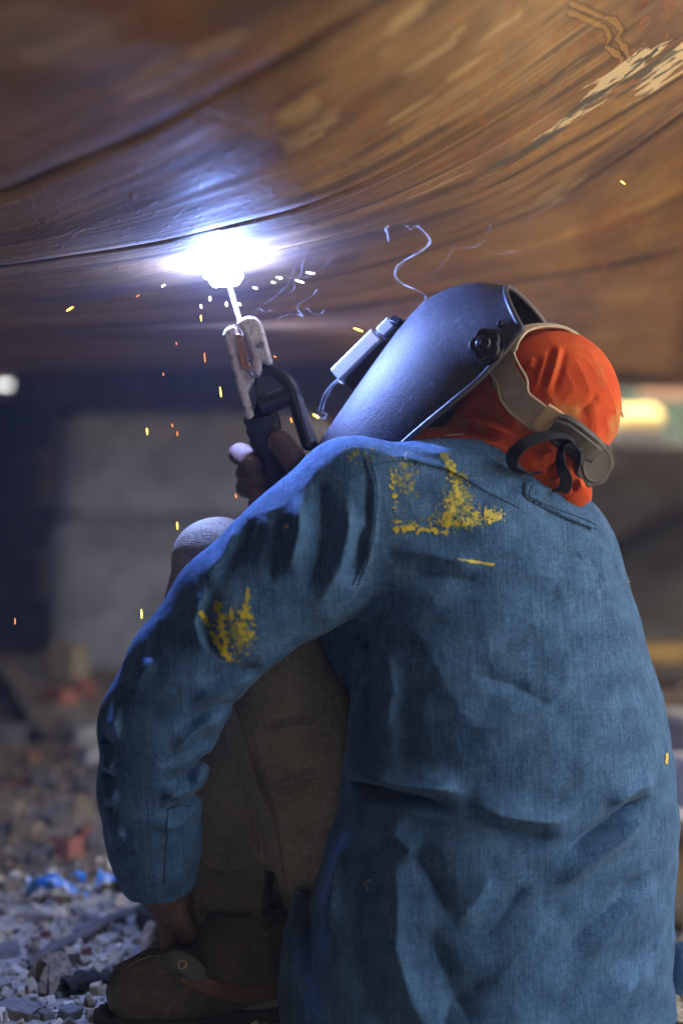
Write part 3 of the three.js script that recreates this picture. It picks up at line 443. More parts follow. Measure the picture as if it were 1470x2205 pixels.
const jacketFolds = foldField([
  // sleeve head
  [-0.0075, 26, 688, 1020, 697, 1100, 690, 1190, 655, 1290], [0.0055, 24, 742, 1050, 752, 1130, 735, 1215, 676, 1310], [-0.004, 18, 780, 1120, 772, 1190, 735, 1270], [0.006, 16, 640, 1060, 648, 1140, 622, 1240], [-0.005, 16, 600, 1090, 606, 1170, 580, 1260],
  [-0.005, 14, 560, 1110, 530, 1180, 470, 1250], [0.004, 16, 520, 1110, 490, 1190, 440, 1250], [0.004, 12, 450, 1250, 430, 1330, 452, 1400], [-0.005, 13, 478, 1250, 455, 1340, 480, 1415],
  // inner elbow
  [-0.0043, 16, 572, 1425, 500, 1438, 430, 1460], [0.0037, 17, 560, 1450, 480, 1475, 420, 1500], [-0.0050, 15, 520, 1503, 455, 1520, 385, 1560], [0.0037, 17, 505, 1530, 440, 1556, 372, 1610], [-0.0043, 15, 470, 1562, 410, 1610, 345, 1640], [-0.0050, 16, 455, 1620, 400, 1668, 350, 1680], [0.0043, 18, 456, 1650, 410, 1706, 340, 1716], [-0.0043, 16, 440, 1705, 390, 1745, 330, 1752], [0.0031, 17, 430, 1735, 390, 1782, 330, 1790],
  // outer edge of the forearm
  [0.0062, 27, 235, 1545, 275, 1548], [-0.0056, 20, 215, 1592, 262, 1602], [0.0050, 20, 218, 1640, 258, 1645], [-0.0050, 17, 215, 1672, 260, 1675], [0.0050, 21, 218, 1710, 262, 1712], [-0.0050, 20, 215, 1748, 262, 1755], [0.0043, 22, 222, 1800, 270, 1800], [-0.0037, 17, 228, 1838, 280, 1842],
  [-0.0031, 12, 300, 1468, 262, 1512], [0.0037, 17, 345, 1400, 296, 1478], [-0.0025, 12, 362, 1330, 330, 1420],
  // armhole seam welt and shoulder seam
  [0.0022, 9, 792, 982, 806, 1040, 804, 1120, 790, 1200, 768, 1262], [-0.0014, 7, 778, 990, 790, 1040, 788, 1120, 774, 1200, 752, 1262],
  [0.0022, 8, 800, 990, 870, 984, 960, 1004, 1050, 1052, 1125, 1090],
  // back
  [0.0045, 30, 830, 1185, 930, 1195, 1040, 1222], [-0.0035, 24, 850, 1226, 960, 1238, 1060, 1262], [-0.003, 26, 1150, 1180, 1260, 1205, 1330, 1240], [0.003, 30, 1100, 1230, 1230, 1252, 1330, 1290], [0.003, 26, 1240, 1170, 1310, 1230, 1350, 1300], [-0.003, 18, 1280, 1190, 1330, 1260], [-0.003, 22, 1000, 1440, 1100, 1470, 1190, 1520], [-0.004, 24, 870, 1480, 880, 1580, 860, 1660],
  [-0.006, 22, 790, 1330, 800, 1450, 790, 1560], [0.004, 20, 830, 1370, 842, 1480, 826, 1590],
  // waist roll
  [0.009, 26, 735, 1668, 840, 1672, 950, 1676, 1010, 1698], [-0.012, 17, 735, 1706, 830, 1702, 920, 1712, 985, 1726], [0.007, 30, 990, 1702, 1075, 1736, 1170, 1752, 1250, 1756], [-0.005, 26, 1000, 1752, 1090, 1778, 1200, 1798], [-0.009, 20, 1440, 1730, 1360, 1752, 1270, 1800, 1180, 1846], [0.008, 26, 1448, 1772, 1360, 1800, 1260, 1850, 1160, 1900], [0.006, 22, 1448, 1700, 1380, 1712, 1300, 1740],
  // skirts
  [-0.0060, 27, 790, 1770, 776, 1860, 772, 1960, 790, 2080, 830, 2205], [0.0050, 29, 845, 1800, 850, 1900, 846, 2000, 880, 2110, 940, 2200], [-0.0050, 27, 880, 1790, 920, 1860, 960, 1950], [0.0045, 27, 820, 1760, 868, 1800, 900, 1830], [-0.0041, 29, 905, 1960, 960, 2080, 1010, 2180], [0.0058, 25, 740, 1800, 716, 1900, 710, 2000], [-0.0065, 23, 690, 1850, 660, 1960, 668, 2080, 690, 2190], [0.0043, 25, 640, 1930, 626, 2040, 640, 2150],
  [-0.0058, 27, 1446, 1905, 1360, 1932, 1260, 1990, 1150, 2080], [0.0050, 32, 1440, 1950, 1340, 1990, 1240, 2060], [-0.0050, 29, 1444, 2060, 1340, 2082, 1230, 2130, 1120, 2200], [0.0043, 29, 1440, 2120, 1340, 2140, 1240, 2200], [-0.0036, 25, 1120, 1880, 1060, 1960, 1000, 2010], [0.0036, 27, 1060, 1850, 1000, 1920, 960, 1960], [-0.0043, 25, 1050, 2060, 960, 2120, 930, 2200], [0.0029, 25, 1180, 1940, 1100, 2020, 1040, 2080],
], 1.45, (z) => step(-1.72, -1.56, z), 1.95);
const collarPoly = [1132, 1038, 1128, 1066, 1180, 1096, 1240, 1122, 1292, 1142, 1300, 1128, 1280, 1096, 1250, 1072, 1190, 1048, 1150, 1030];
const polyDist = (poly) => { const q = []; for (let i = 0; i < poly.length; i += 2) { const a = at(poly[i], poly[i + 1], 1.49); q.push([a.x, a.y]); } return (x, y) => { let d = 1e9, s = 1; for (let i = 0, j = q.length - 1; i < q.length; j = i++) { const [ax, ay] = q[i], bx = q[j][0] - ax, by = q[j][1] - ay, t = clamp(((x - ax) * bx + (y - ay) * by) / (bx * bx + by * by)); d = Math.min(d, Math.hypot(x - ax - bx * t, y - ay - by * t)); if ((ay > y) !== (q[j][1] > y) && x < (q[j][0] - ax) * (y - ay) / (q[j][1] - ay) + ax) s = -s; } return s * d; }; };
const collarDist = polyDist(collarPoly);
function jacketBase(x, y, z) {
  let d = smin(smin(torso(x, y, z), yoke(x, y, z), 0.055), armR(x, y, z), 0.04); d = smin(d, chestFront(x, y, z), 0.03);
  d = smin(d, armL(x, y, z), 0.022); return smin(d, hemFlap(x, y, z), 0.012);
}
const cuffEnd = at(338, 1916, 1.535), cuffDir = at(338, 1916, 1.535).sub(at(330, 1800, 1.52)).normalize();
function jacket(x, y, z) {
  let d = jacketBase(x, y, z);
  if (Math.abs(d) < 0.05) {
    d -= jacketFolds(x, y, z);
    d -= 0.0012 * fbm(x * 26, y * 26, z * 26, 3) + 0.002 * noise3(x * 11, y * 11, z * 11) + 0.0032 * ridged(x * 9 + y * 6, y * 13 - x * 7, z * 12) * (0.55 + 0.6 * noise3(x * 5 + 3, y * 5, z * 5)) + 0.0011 * ridged(x * 30 + y * 12, y * 34 - x * 9, z * 30) * clamp(0.4 + noise3(x * 7, y * 7 + 5, z * 7));
    const c = collarDist(x, y); if (c < 0.006 && z > -1.62) d -= 0.0046 * step(0.0016, -0.0016, c);
    const e = (x - cuffEnd.x) * cuffDir.x + (y - cuffEnd.y) * cuffDir.y + (z - cuffEnd.z) * cuffDir.z;   // the sleeve is open at the cuff
    if (Math.hypot(x - cuffEnd.x, y - cuffEnd.y, z - cuffEnd.z) < 0.09) { d = Math.max(d, e); }
  }
  return d;
}
const person = thing('person', 'crouching person in blue denim jacket, orange head cloth and brown trousers holding an electrode holder', 'person', V(0.1, 0, -1.65));
const jacketMesh = part('jacket', boxUV(surfaceNets(jacket, V(-0.29, 0.0, -2.16), V(0.43, 0.68, -1.33), 0.0032), 0.2), denim, person, 'blue denim jacket with yellow paint marks');

// stitched seams: rows of short raised thread along the cloth
const threadMat = std(0.010, 0.022, 0.05, 0.9);
function seam(name, pts, host, field, mat, dash = 9, gap = 3.5, r = 0.0006) {
  const c = new THREE.CatmullRomCurve3(Array.from({ length: pts.length / 2 }, (_, i) => V(pts[2 * i], pts[2 * i + 1], 0)), false, 'centripetal'), L = c.getLength(), geos = [];
  for (let s = 0; s + dash < L; s += dash + gap) { const q = []; for (let k = 0; k <= 2; k++) { const a = c.getPointAt((s + dash * k / 2) / L), m = march(field, a.x, a.y); if (m) q.push(m.p.addScaledVector(m.n, k === 1 ? r * 0.9 : r * 0.1)); } if (q.length === 3 && q[0].distanceTo(q[2]) < 0.03) geos.push(tube(q, r, 4, 5)); }
  if (geos.length) { const m = part(name, mergeGeometries(geos), mat, host); m.userData.kind = 'stuff'; }
}
for (const off of [-5, 6]) seam('seam_stitching', [790 + off, 985, 804 + off, 1040, 802 + off, 1120, 788 + off, 1200, 762 + off, 1265], jacketMesh, jacket, threadMat, 7, 2.2, 0.0006);
seam('seam_stitching', [806, 1000, 870, 992, 960, 1012, 1050, 1060, 1124, 1098], jacketMesh, jacket, threadMat);
seam('seam_stitching', [1145, 1046, 1139, 1066, 1188, 1092, 1246, 1114, 1288, 1132], jacketMesh, jacket, threadMat, 7, 2.5);
seam('seam_stitching', [1131, 1040, 1127, 1068, 1180, 1098, 1240, 1124, 1294, 1144], jacketMesh, jacket, threadMat, 14, 0.5, 0.0007);
seam('seam_stitching', [362, 1742, 358, 1820, 352, 1910], jacketMesh, jacket, threadMat, 8, 3);
seam('seam_stitching', [362, 1742, 385, 1733, 412, 1736], jacketMesh, jacket, threadMat, 8, 3);

// dried paint: thin crusts that lie on the cloth, cut by their own outline
const yellowPaint = new THREE.MeshPhysicalMaterial({ color: lin(0.46, 0.37, 0.012), roughness: 0.55, side: THREE.DoubleSide, bumpMap: denimBump, bumpScale: 0.0006 });
const thinYellow = new THREE.MeshPhysicalMaterial({ color: lin(0.17, 0.18, 0.055), roughness: 0.7, side: THREE.DoubleSide, bumpMap: denimBump, bumpScale: 0.0006 });
function crust(field, host, name, x0, y0, x1, y1, stepPx, inside, mat, label, lift = 0.0007) {   // inside(px, py) > 0 is painted
  const P = [], N = [], U = [], I = [], nx = Math.ceil((x1 - x0) / stepPx), ny = Math.ceil((y1 - y0) / stepPx), idx = new Int32Array((nx + 1) * (ny + 1)).fill(-1), put = (i, j) => { const k = j * (nx + 1) + i; if (idx[k] >= 0) return idx[k]; if (idx[k] === -2) return -2; const m = march(field, x0 + i * stepPx, y0 + j * stepPx); if (!m) return (idx[k] = -2); idx[k] = P.length / 3; const p = m.p.addScaledVector(m.n, lift * (0.7 + 0.6 * hash3(i, j, 3))); P.push(p.x, p.y, p.z); N.push(m.n.x, m.n.y, m.n.z); U.push(p.x / 0.24, p.y / 0.24); return idx[k]; };
  for (let j = 0; j < ny; j++) for (let i = 0; i < nx; i++) if (inside(x0 + (i + 0.5) * stepPx, y0 + (j + 0.5) * stepPx) > 0) { const a = put(i, j), b = put(i + 1, j), c = put(i, j + 1), d = put(i + 1, j + 1); if (a >= 0 && b >= 0 && c >= 0 && d >= 0) I.push(a, c, b, b, c, d); }
  if (!I.length) return; const g = new THREE.BufferGeometry(); g.setAttribute('position', new THREE.Float32BufferAttribute(P, 3)); g.setAttribute('normal', new THREE.Float32BufferAttribute(N, 3)); g.setAttribute('uv', new THREE.Float32BufferAttribute(U, 2)); g.setIndex(I); return part(name, g, mat, host, label);
}
const blob = (x, y, cx, cy, rx, ry, rot = 0) => { const c = Math.cos(rot), s = Math.sin(rot), dx = x - cx, dy = y - cy; return 1 - Math.hypot((dx * c + dy * s) / rx, (dy * c - dx * s) / ry); };
const stroke = (x, y, ax, ay, bx, by, w0, w1) => { const dx = bx - ax, dy = by - ay, t = clamp(((x - ax) * dx + (y - ay) * dy) / (dx * dx + dy * dy)), d = Math.hypot(x - ax - dx * t, y - ay - dy * t), w = lerp(w0, w1, t); return 1 - d / w; };
const fleck = (x, y, s = 0) => fbm(x * 0.13 + s, y * 0.13, s, 4) * 1.4 + 0.45 * noise3(x * 0.6, y * 0.35, s + 4);
// hand-shaped smear on the sleeve
const sleeveSmear = (x, y) => Math.max(blob(x, y, 520, 1362, 26, 48, -0.1) * 1.1, stroke(x, y, 432, 1318, 492, 1418, 5, 11), stroke(x, y, 466, 1296, 484, 1375, 8, 11), stroke(x, y, 534, 1268, 528, 1325, 3, 9), stroke(x, y, 497, 1310, 500, 1335, 4, 6), blob(x, y, 518, 1325, 16, 14));
crust(jacket, jacketMesh, 'paint_mark', 425, 1262, 560, 1425, 1.25, (x, y) => { const b = blob(x, y, 516, 1368, 34, 48, -0.1); return sleeveSmear(x, y) - 0.3 + 0.95 * fleck(x, y, 2) - (b > 0.1 ? 0.9 * b : 0); }, yellowPaint, 'yellow paint smear');
crust(jacket, jacketMesh, 'paint_mark', 425, 1262, 560, 1425, 2, (x, y) => blob(x, y, 520, 1366, 28, 44, -0.1) * 1.3 + 0.8 * fleck(x, y, 5) - 0.25, thinYellow, 'thin yellow paint film', 0.0004);
// marks on the shoulder blade
const backSmear = (x, y) => Math.max(stroke(x, y, 852, 1140, 890, 1138, 9, 12), stroke(x, y, 905, 1140, 960, 1146, 7, 9), stroke(x, y, 955, 1130, 1060, 1112, 10, 15) * 0.85, stroke(x, y, 960, 985, 990, 1070, 8, 12) * 0.55, stroke(x, y, 985, 1060, 955, 1120, 22, 22) * 0.7, stroke(x, y, 842, 1005, 854, 1140, 7, 7) * 0.45, stroke(x, y, 1000, 1100, 1070, 1110, 10, 14) * 0.6);
crust(jacket, jacketMesh, 'paint_mark', 830, 975, 1085, 1165, 1.3, (x, y) => backSmear(x, y) - 0.52 + 1.15 * fleck(x, y, 8), yellowPaint, 'flaking yellow paint mark');
crust(jacket, jacketMesh, 'paint_mark', 830, 975, 1085, 1165, 2, (x, y) => Math.max(blob(x, y, 985, 1078, 34, 62, 0.2) * 1.2, stroke(x, y, 957, 985, 990, 1040, 12, 16), blob(x, y, 870, 1030, 22, 60, -0.2) * 0.5, blob(x, y, 980, 1120, 70, 22) * 0.8) - 0.45 + 0.95 * fleck(x, y, 11), thinYellow, 'thin yellow paint film', 0.0004);
crust(jacket, jacketMesh, 'paint_mark', 975, 1195, 1080, 1225, 1.6, (x, y) => stroke(x, y, 985, 1205, 1060, 1216, 3, 3) + 0.8 * fleck(x, y, 14) - 0.3, yellowPaint, 'faint yellow streak');
crust(jacket, jacketMesh, 'paint_mark', 1422, 1615, 1440, 1650, 1.5, (x, y) => stroke(x, y, 1434, 1624, 1433, 1642, 3, 3), yellowPaint, 'small yellow paint fleck');
crust(jacket, jacketMesh, 'paint_mark', 690, 960, 830, 1000, 1.8, (x, y) => stroke(x, y, 745, 985, 800, 970, 16, 14) * 0.5 - 0.6 + 1.1 * fleck(x, y, 17), thinYellow, 'thin yellow paint film', 0.0005);
crust(jacket, jacketMesh, 'paint_mark', 600, 1090, 640, 1145, 1.6, (x, y) => blob(x, y, 618, 1134, 4, 4) , yellowPaint, 'small yellow paint fleck');

// loose threads and lint
const lintMat = std(0.55, 0.55, 0.5, 0.9);
const rl = rng(5);
for (const [x, y, l] of [[790, 1905, 26], [1345, 1250, 14], [545, 1066, 14], [530, 1082, 12], [870, 985, 12]]) {
  const a = rl() * 6, q = []; for (let k = 0; k < 4; k++) { const m = march(jacket, x + Math.cos(a + k * 0.5) * l * (k / 3 - 0.5) - (x > 1400 ? 6 : 0), y + Math.sin(a + k * 0.4) * l * (k / 3 - 0.5)); if (m) q.push(m.p.addScaledVector(m.n, 0.0012 + 0.002 * rl())); }
  if (q.length === 4) part('loose_thread', tube(q, 0.0003, 10, 5), lintMat, jacketMesh);
}

// ---------------------------------------------------------------- trousers
const thighL = blend(chain([[at(598, 1432, 1.63), 0.056], [at(625, 1560, 1.645), 0.068], [at(690, 1750, 1.66), 0.08], [at(800, 1980, 1.66), 0.088]]), 0.03);
const calfL = blend(chain([[at(598, 1440, 1.66), 0.052], [at(535, 1640, 1.745), 0.062], [at(500, 1850, 1.725), 0.058], [at(500, 1990, 1.665), 0.055], [at(520, 2085, 1.635), 0.058], [at(540, 2135, 1.63), 0.059]]), 0.03);
const legR = blend(chain([[at(780, 2040, 1.86), 0.09], [at(560, 1520, 1.80), 0.066], [at(466, 1212, 1.595), 0.043], [at(456, 1310, 1.63), 0.047], [at(470, 1700, 1.86), 0.055], [at(540, 2010, 1.93), 0.05]]), 0.03);
const seat = blend([ell(at(1000, 2080, 1.72), 0.17, 0.13, 0.17)], 0.02);
const trouserFolds = foldField([
  [0.004, 9, 497, 1500, 520, 1580, 552, 1690, 585, 1770, 600, 1850, 612, 1900], [-0.004, 7, 508, 1500, 532, 1580, 564, 1688, 597, 1768, 612, 1850],
  [-0.004, 12, 560, 1560, 630, 1544, 700, 1538], [0.003, 14, 560, 1585, 630, 1568, 700, 1562], [0.005, 12, 575, 1712, 620, 1684, 690, 1664], [-0.005, 12, 585, 1745, 640, 1712, 696, 1690], [-0.005, 14, 540, 1730, 556, 1800, 560, 1880], [0.005, 14, 522, 1760, 540, 1840, 560, 1930], [-0.005, 14, 590, 1880, 575, 1960, 580, 2040], [0.005, 14, 560, 1900, 556, 1980, 566, 2060], [-0.004, 14, 610, 1800, 650, 1780, 690, 1770], [0.004, 14, 610, 1830, 660, 1806, 700, 1800],
  [-0.005, 12, 400, 1985, 460, 2005, 540, 2000], [0.005, 13, 395, 2020, 460, 2040, 545, 2030], [-0.004, 12, 410, 1900, 470, 1920, 540, 1910], [0.004, 14, 380, 1230, 420, 1290, 410, 1360], [-0.004, 12, 395, 1180, 440, 1240, 440, 1340],
], 1.57, () => 1, 1.7);
const trousersBase = blend([thighL, legR, seat], 0.02);
const trousers = (x, y, z) => { let d = smin(trousersBase(x, y, z), calfL(x, y, z), 0.008); if (Math.abs(d) < 0.04) d -= trouserFolds(x, y, z) + 0.0016 * fbm(x * 24, y * 24, z * 24, 3) + 0.003 * noise3(x * 12, y * 12, z * 12); return d; };
const trouserMesh = part('trousers', boxUV(surfaceNets(trousers, V(-0.26, 0.02, -2.13), V(0.44, 0.6, -1.46), 0.0042), 0.22), twill, person, 'dusty brown grey work trousers');
const tanThread = std(0.22, 0.15, 0.07, 0.9);
seam('seam_stitching', [503, 1505, 526, 1580, 558, 1690, 591, 1770, 606, 1850, 616, 1900], trouserMesh, trousers, tanThread, 6, 2.5, 0.0009);
seam('seam_stitching', [604, 1352, 630, 1345, 655, 1348, 664, 1370], trouserMesh, trousers, std(0.02, 0.014, 0.012), 10, 8, 0.0016);

// ---------------------------------------------------------------- boots
const bootMap = colorTex(512, 512, (u, v) => { const a = pfbm(u, v, 5, 5, 5, 101), b = pfbm(u, v, 40, 40, 3, 102), d = pfbm(u, v, 9, 9, 3, 103); return mul3(mix3(mix3([0.05, 0.038, 0.026], [0.10, 0.078, 0.05], clamp(0.4 + a)), [0.20, 0.17, 0.12], step(0.3, 0.55, d) * 0.35), 1 + 0.35 * b); });
const bootMat = new THREE.MeshPhysicalMaterial({ color: 0xffffff, map: bootMap, bumpMap: roughBump, bumpScale: 0.0016, roughness: 0.72, side: THREE.DoubleSide });
function boot(name, toe, heel, ankle, label) {
  const dir = heel.clone().sub(toe).setY(0).normalize(), mid = (t, y) => toe.clone().lerp(heel, t).setY(y);
  const up = blend([cap(mid(0.12, 0.048), 0.038, mid(0.34, 0.048), 0.045), cap(mid(0.34, 0.046), 0.045, mid(0.62, 0.062), 0.047), cap(mid(0.62, 0.07), 0.045, mid(0.9, 0.06), 0.042), cap(mid(0.62, 0.085), 0.048, ankle, 0.05), cap(mid(0.9, 0.06), 0.040, ankle.clone().addScaledVector(dir, 0.01), 0.05)], 0.03);
  const f = (x, y, z) => { let d = up(x, y, z); d -= 0.0025 * fbm(x * 30, y * 30, z * 30, 3) + 0.0015 * Math.sin((x * dir.x + z * dir.z) * 190 + 5 * noise3(x * 14, y * 14, z * 14)) * step(0.055, 0.09, y); return Math.max(d, 0.022 - y); };
  const lo = V(Math.min(toe.x, heel.x, ankle.x) - 0.08, 0.01, Math.min(toe.z, heel.z, ankle.z) - 0.08), hi = V(Math.max(toe.x, heel.x, ankle.x) + 0.08, ankle.y + 0.07, Math.max(toe.z, heel.z, ankle.z) + 0.08);
  const b = part(name, boxUV(surfaceNets(f, lo, hi, 0.0042), 0.2), bootMat, person, label);
  const s = blend([cap(mid(0.1, 0.012), 0.047, mid(0.36, 0.012), 0.051), cap(mid(0.36, 0.012), 0.051, mid(0.92, 0.012), 0.046)], 0.02), sole = (x, y, z) => Math.max(s(x, y * 0.3 + 0.0084, z), y - 0.027, -y + 0.0);
  part('sole', boxUV(surfaceNets(sole, lo.clone().setY(-0.01), hi.clone().setY(0.04), 0.0042), 0.2), std(0.035, 0.03, 0.025, 0.85), b);
  return { b, f };
}
const bootL = boot('boot', at(248, 0, 1.56), at(690, 0, 1.64), at(520, 2075, 1.64), 'scuffed brown leather boot with buckle strap');
boot('boot', at(330, 0, 1.98), at(690, 0, 2.02), at(545, 1990, 1.96));
{ // ankle strap with snap button, and toe-cap stitching
  const leatherDark = std(0.045, 0.04, 0.038, 0.55), q = [[350, 2078], [372, 2068], [398, 2076], [424, 2096], [440, 2110]].map(([x, y]) => ({ p: at(x, y, 1.506), n: V(-0.15, 0.55, 0.82).normalize(), w: 0.021 }));
  q[0].w = 0.016; q[4].w = 0.008;
  const st = part('ankle_strap', ribbon(q, 0.0035), leatherDark, bootL.b, 'dark leather strap end with metal eyelet');
  const ring = new THREE.TorusGeometry(0.0042, 0.0011, 8, 20); frameGeo(ring, V(1, 0, 0), V(0, 0.83, -0.55), V(0, 0.55, 0.83), at(392, 2077, 1.5015)); part('eyelet', ring, std(0.45, 0.36, 0.22, 0.35, { metalness: 0.9 }), st);
  const band = [[395, 2098], [450, 2125], [520, 2138], [590, 2132], [640, 2110]].map(([x, y]) => { const m = march(bootL.f, x, y); return m && { p: m.p.addScaledVector(m.n, -0.0005), n: m.n, w: 0.018 }; }).filter(Boolean);
  if (band.length > 2) part('ankle_band', ribbon(band, 0.0035), std(0.16, 0.07, 0.035, 0.6), bootL.b, 'red brown leather band');
  seam('toe_stitching', [262, 2092, 300, 2068, 345, 2058, 372, 2072], bootL.b, bootL.f, std(0.2, 0.17, 0.11), 6, 3, 0.0008);
  seam('toe_stitching', [350, 2204, 372, 2160, 400, 2130, 440, 2118], bootL.b, bootL.f, std(0.2, 0.17, 0.11), 6, 3, 0.0008);
}

// ---------------------------------------------------------------- head cloth and the hidden head
const headC = at(1195, 872, 1.6);
const scarfBase = blend([ell(headC, 0.073, 0.080, 0.086), ell(at(1165, 820, 1.6), 0.062, 0.054, 0.075), ell(at(1100, 890, 1.62), 0.066, 0.07, 0.07), cap(at(1150, 960, 1.62), 0.054, at(1170, 1070, 1.63), 0.055), cap(at(890, 990, 1.62), 0.032, at(1090, 985, 1.585), 0.05), cap(at(1175, 1000, 1.565), 0.034, at(1215, 1030, 1.555), 0.026), cap(at(1215, 1030, 1.56), 0.02, at(1240, 1062, 1.555), 0.013)], 0.022);
const scarfFolds = foldField([
  [0.0045, 9, 1202, 738, 1186, 790, 1166, 852], [-0.004, 7, 1186, 745, 1168, 800, 1152, 850], [0.0035, 8, 1172, 755, 1154, 810, 1140, 850], [-0.003, 7, 1212, 748, 1200, 800, 1178, 862], [0.003, 8, 1142, 770, 1130, 800],
  [0.006, 11, 1040, 812, 1066, 860, 1098, 905, 1120, 938], [-0.006, 8, 1056, 812, 1082, 860, 1116, 905], [0.006, 10, 970, 890, 1030, 910, 1090, 935, 1112, 950], [-0.005, 8, 1000, 872, 1050, 892, 1096, 918], [0.007, 10, 900, 940, 960, 938, 1030, 948, 1090, 970], [-0.006, 8, 930, 925, 1000, 926, 1080, 950], [0.006, 9, 890, 965, 960, 962, 1040, 975, 1090, 995], [-0.006, 7, 930, 952, 1010, 955, 1085, 982], [0.006, 9, 1150, 985, 1180, 975, 1200, 990], [-0.007, 7, 1170, 1020, 1190, 1000, 1206, 1004], [0.006, 8, 1180, 1040, 1205, 1020, 1222, 1030], [0.005, 8, 1238, 1030, 1246, 1055], [-0.005, 6, 1228, 1035, 1232, 1062], [-0.003, 12, 1230, 900, 1262, 870, 1280, 850],
], 1.545, (z) => step(-1.66, -1.6, z), 1.35);
const scarf = (x, y, z) => { let d = scarfBase(x, y, z); if (Math.abs(d) < 0.03) d -= scarfFolds(x, y, z) + 0.001 * fbm(x * 30, y * 30, z * 30, 3) + 0.0022 * ridged(x * 30 + y * 14, (y - x * 0.5) * 12, z * 16) * step(0.80, 0.70, y); return d; };
const scarfMesh = part('head_cloth', boxUV(surfaceNets(scarf, V(0.05, 0.56, -1.74), V(0.34, 0.81, -1.47), 0.0026), 0.12), knit, person, 'orange cloth wrapped round head and neck');
{ // hem piping of the cloth
  const q = [[918, 958], [940, 944], [970, 938], [1000, 936]].map(([x, y]) => march(scarf, x, y)).filter(Boolean).map((m) => m.p.addScaledVector(m.n, 0.0006)); if (q.length > 2) part('hem', tube(q, 0.0009, 16, 6), std(0.75, 0.42, 0.33, 0.9), scarfMesh);
}
{ // the body inside the clothes: one continuous figure
  const skull = blend([ell(headC, 0.064, 0.071, 0.076), ell(at(1098, 872, 1.64), 0.05, 0.058, 0.058), ell(at(1060, 850, 1.655), 0.018, 0.022, 0.014), cap(at(1150, 950, 1.64), 0.042, at(1130, 1120, 1.65), 0.05)], 0.03);
  const limbs = blend([...chain(armPts.slice(0, 7).map(([p, r]) => [p, r * 0.72])), ...chain([[at(1060, 1150, 1.84), 0.05], [at(850, 1310, 1.90), 0.042], [at(740, 1235, 1.82), 0.034], [at(668, 1140, 1.755), 0.03]]), ...chain([[at(820, 1990, 1.66), 0.065], [at(600, 1445, 1.66), 0.036], [at(537, 1640, 1.745), 0.04], [at(502, 1850, 1.725), 0.04], [at(512, 2060, 1.655), 0.034]]), ...chain([[at(780, 2040, 1.86), 0.065], [at(466, 1212, 1.60), 0.032], [at(470, 1700, 1.86), 0.042], [at(545, 2000, 1.93), 0.036]])], 0.03);
  const f = (x, y, z) => smin(smin(torso(x, y, z) + 0.03, skull(x, y, z), 0.03), limbs(x, y, z), 0.03);
  part('body', surfaceNets(f, V(-0.25, 0.03, -2.13), V(0.42, 0.82, -1.36), 0.012), std(0.25, 0.14, 0.09, 0.6), person);
}

// ---------------------------------------------------------------- gloves
function hand(name, palm, palmR, fingers, host, label) {
  const f0 = blend([...palm.slice(1).map((p, i) => cap(palm[i], palmR[i], p, palmR[i + 1])), ...[]], 0.02), fs = fingers.map((c) => blend(chain(c), 0.004));
  const f = (x, y, z) => { let d = f0(x, y, z), m = 1e9; for (const g of fs) m = Math.min(m, g(x, y, z)); d = smin(d, m, 0.006); return d - 0.0012 * fbm(x * 60, y * 60, z * 60, 3); };
  let lo = V(9, 9, 9), hi = V(-9, -9, -9); for (const p of [...palm, ...fingers.flat().map((q) => q[0])]) { lo.min(p); hi.max(p); } lo.subScalar(0.05); hi.addScalar(0.05);
  return part(name, boxUV(surfaceNets(f, lo, hi, 0.003), 0.1), leather, host, label);
}
// far hand, closed round the handle of the electrode holder

hand('glove', [at(660, 1115, 1.735), at(632, 1060, 1.730), at(612, 1010, 1.720)], [0.034, 0.034, 0.03], [
  [[at(612, 1070, 1.705), 0.011], [at(655, 1020, 1.665), 0.0125], [at(628, 985, 1.627), 0.0145], [at(604, 955, 1.633), 0.0145]],        // thumb, near side
  [[at(590, 1000, 1.730), 0.012], [at(545, 985, 1.730), 0.0125], [at(517, 978, 1.695), 0.0125], [at(545, 1002, 1.647), 0.0115]],          // first finger
  [[at(600, 1030, 1.730), 0.012], [at(556, 1030, 1.727), 0.0125], [at(530, 1020, 1.695), 0.0115], [at(556, 1030, 1.650), 0.011]],
  [[at(610, 1060, 1.730), 0.012], [at(560, 1058, 1.725), 0.012], [at(532, 1048, 1.690), 0.0125], [at(556, 1062, 1.650), 0.011]],
  [[at(625, 1090, 1.725), 0.011], [at(580, 1092, 1.720), 0.011], [at(556, 1085, 1.685), 0.011], [at(580, 1096, 1.655), 0.0095]],
], person, 'dirty brown leather glove gripping the electrode holder');
// near hand, hanging below the cuff
hand('glove', [at(352, 1870, 1.55), at(362, 1925, 1.565), at(380, 1975, 1.585)], [0.024, 0.022, 0.021], [
  [[at(360, 1940, 1.56), 0.012], [at(385, 1975, 1.55), 0.012], [at(402, 2010, 1.565), 0.011]],
  [[at(362, 1985, 1.57), 0.0115], [at(366, 2030, 1.585), 0.0115], [at(395, 2060, 1.60), 0.0105]],
  [[at(375, 1990, 1.585), 0.0115], [at(382, 2040, 1.60), 0.0115], [at(412, 2066, 1.612), 0.0105]],
  [[at(388, 1990, 1.60), 0.011], [at(396, 2036, 1.615), 0.011], [at(425, 2060, 1.622), 0.01]],
  [[at(398, 1980, 1.61), 0.0105], [at(412, 2020, 1.625), 0.0105], [at(436, 2044, 1.63), 0.0095]],
], person, 'brown leather glove hanging below the denim cuff');
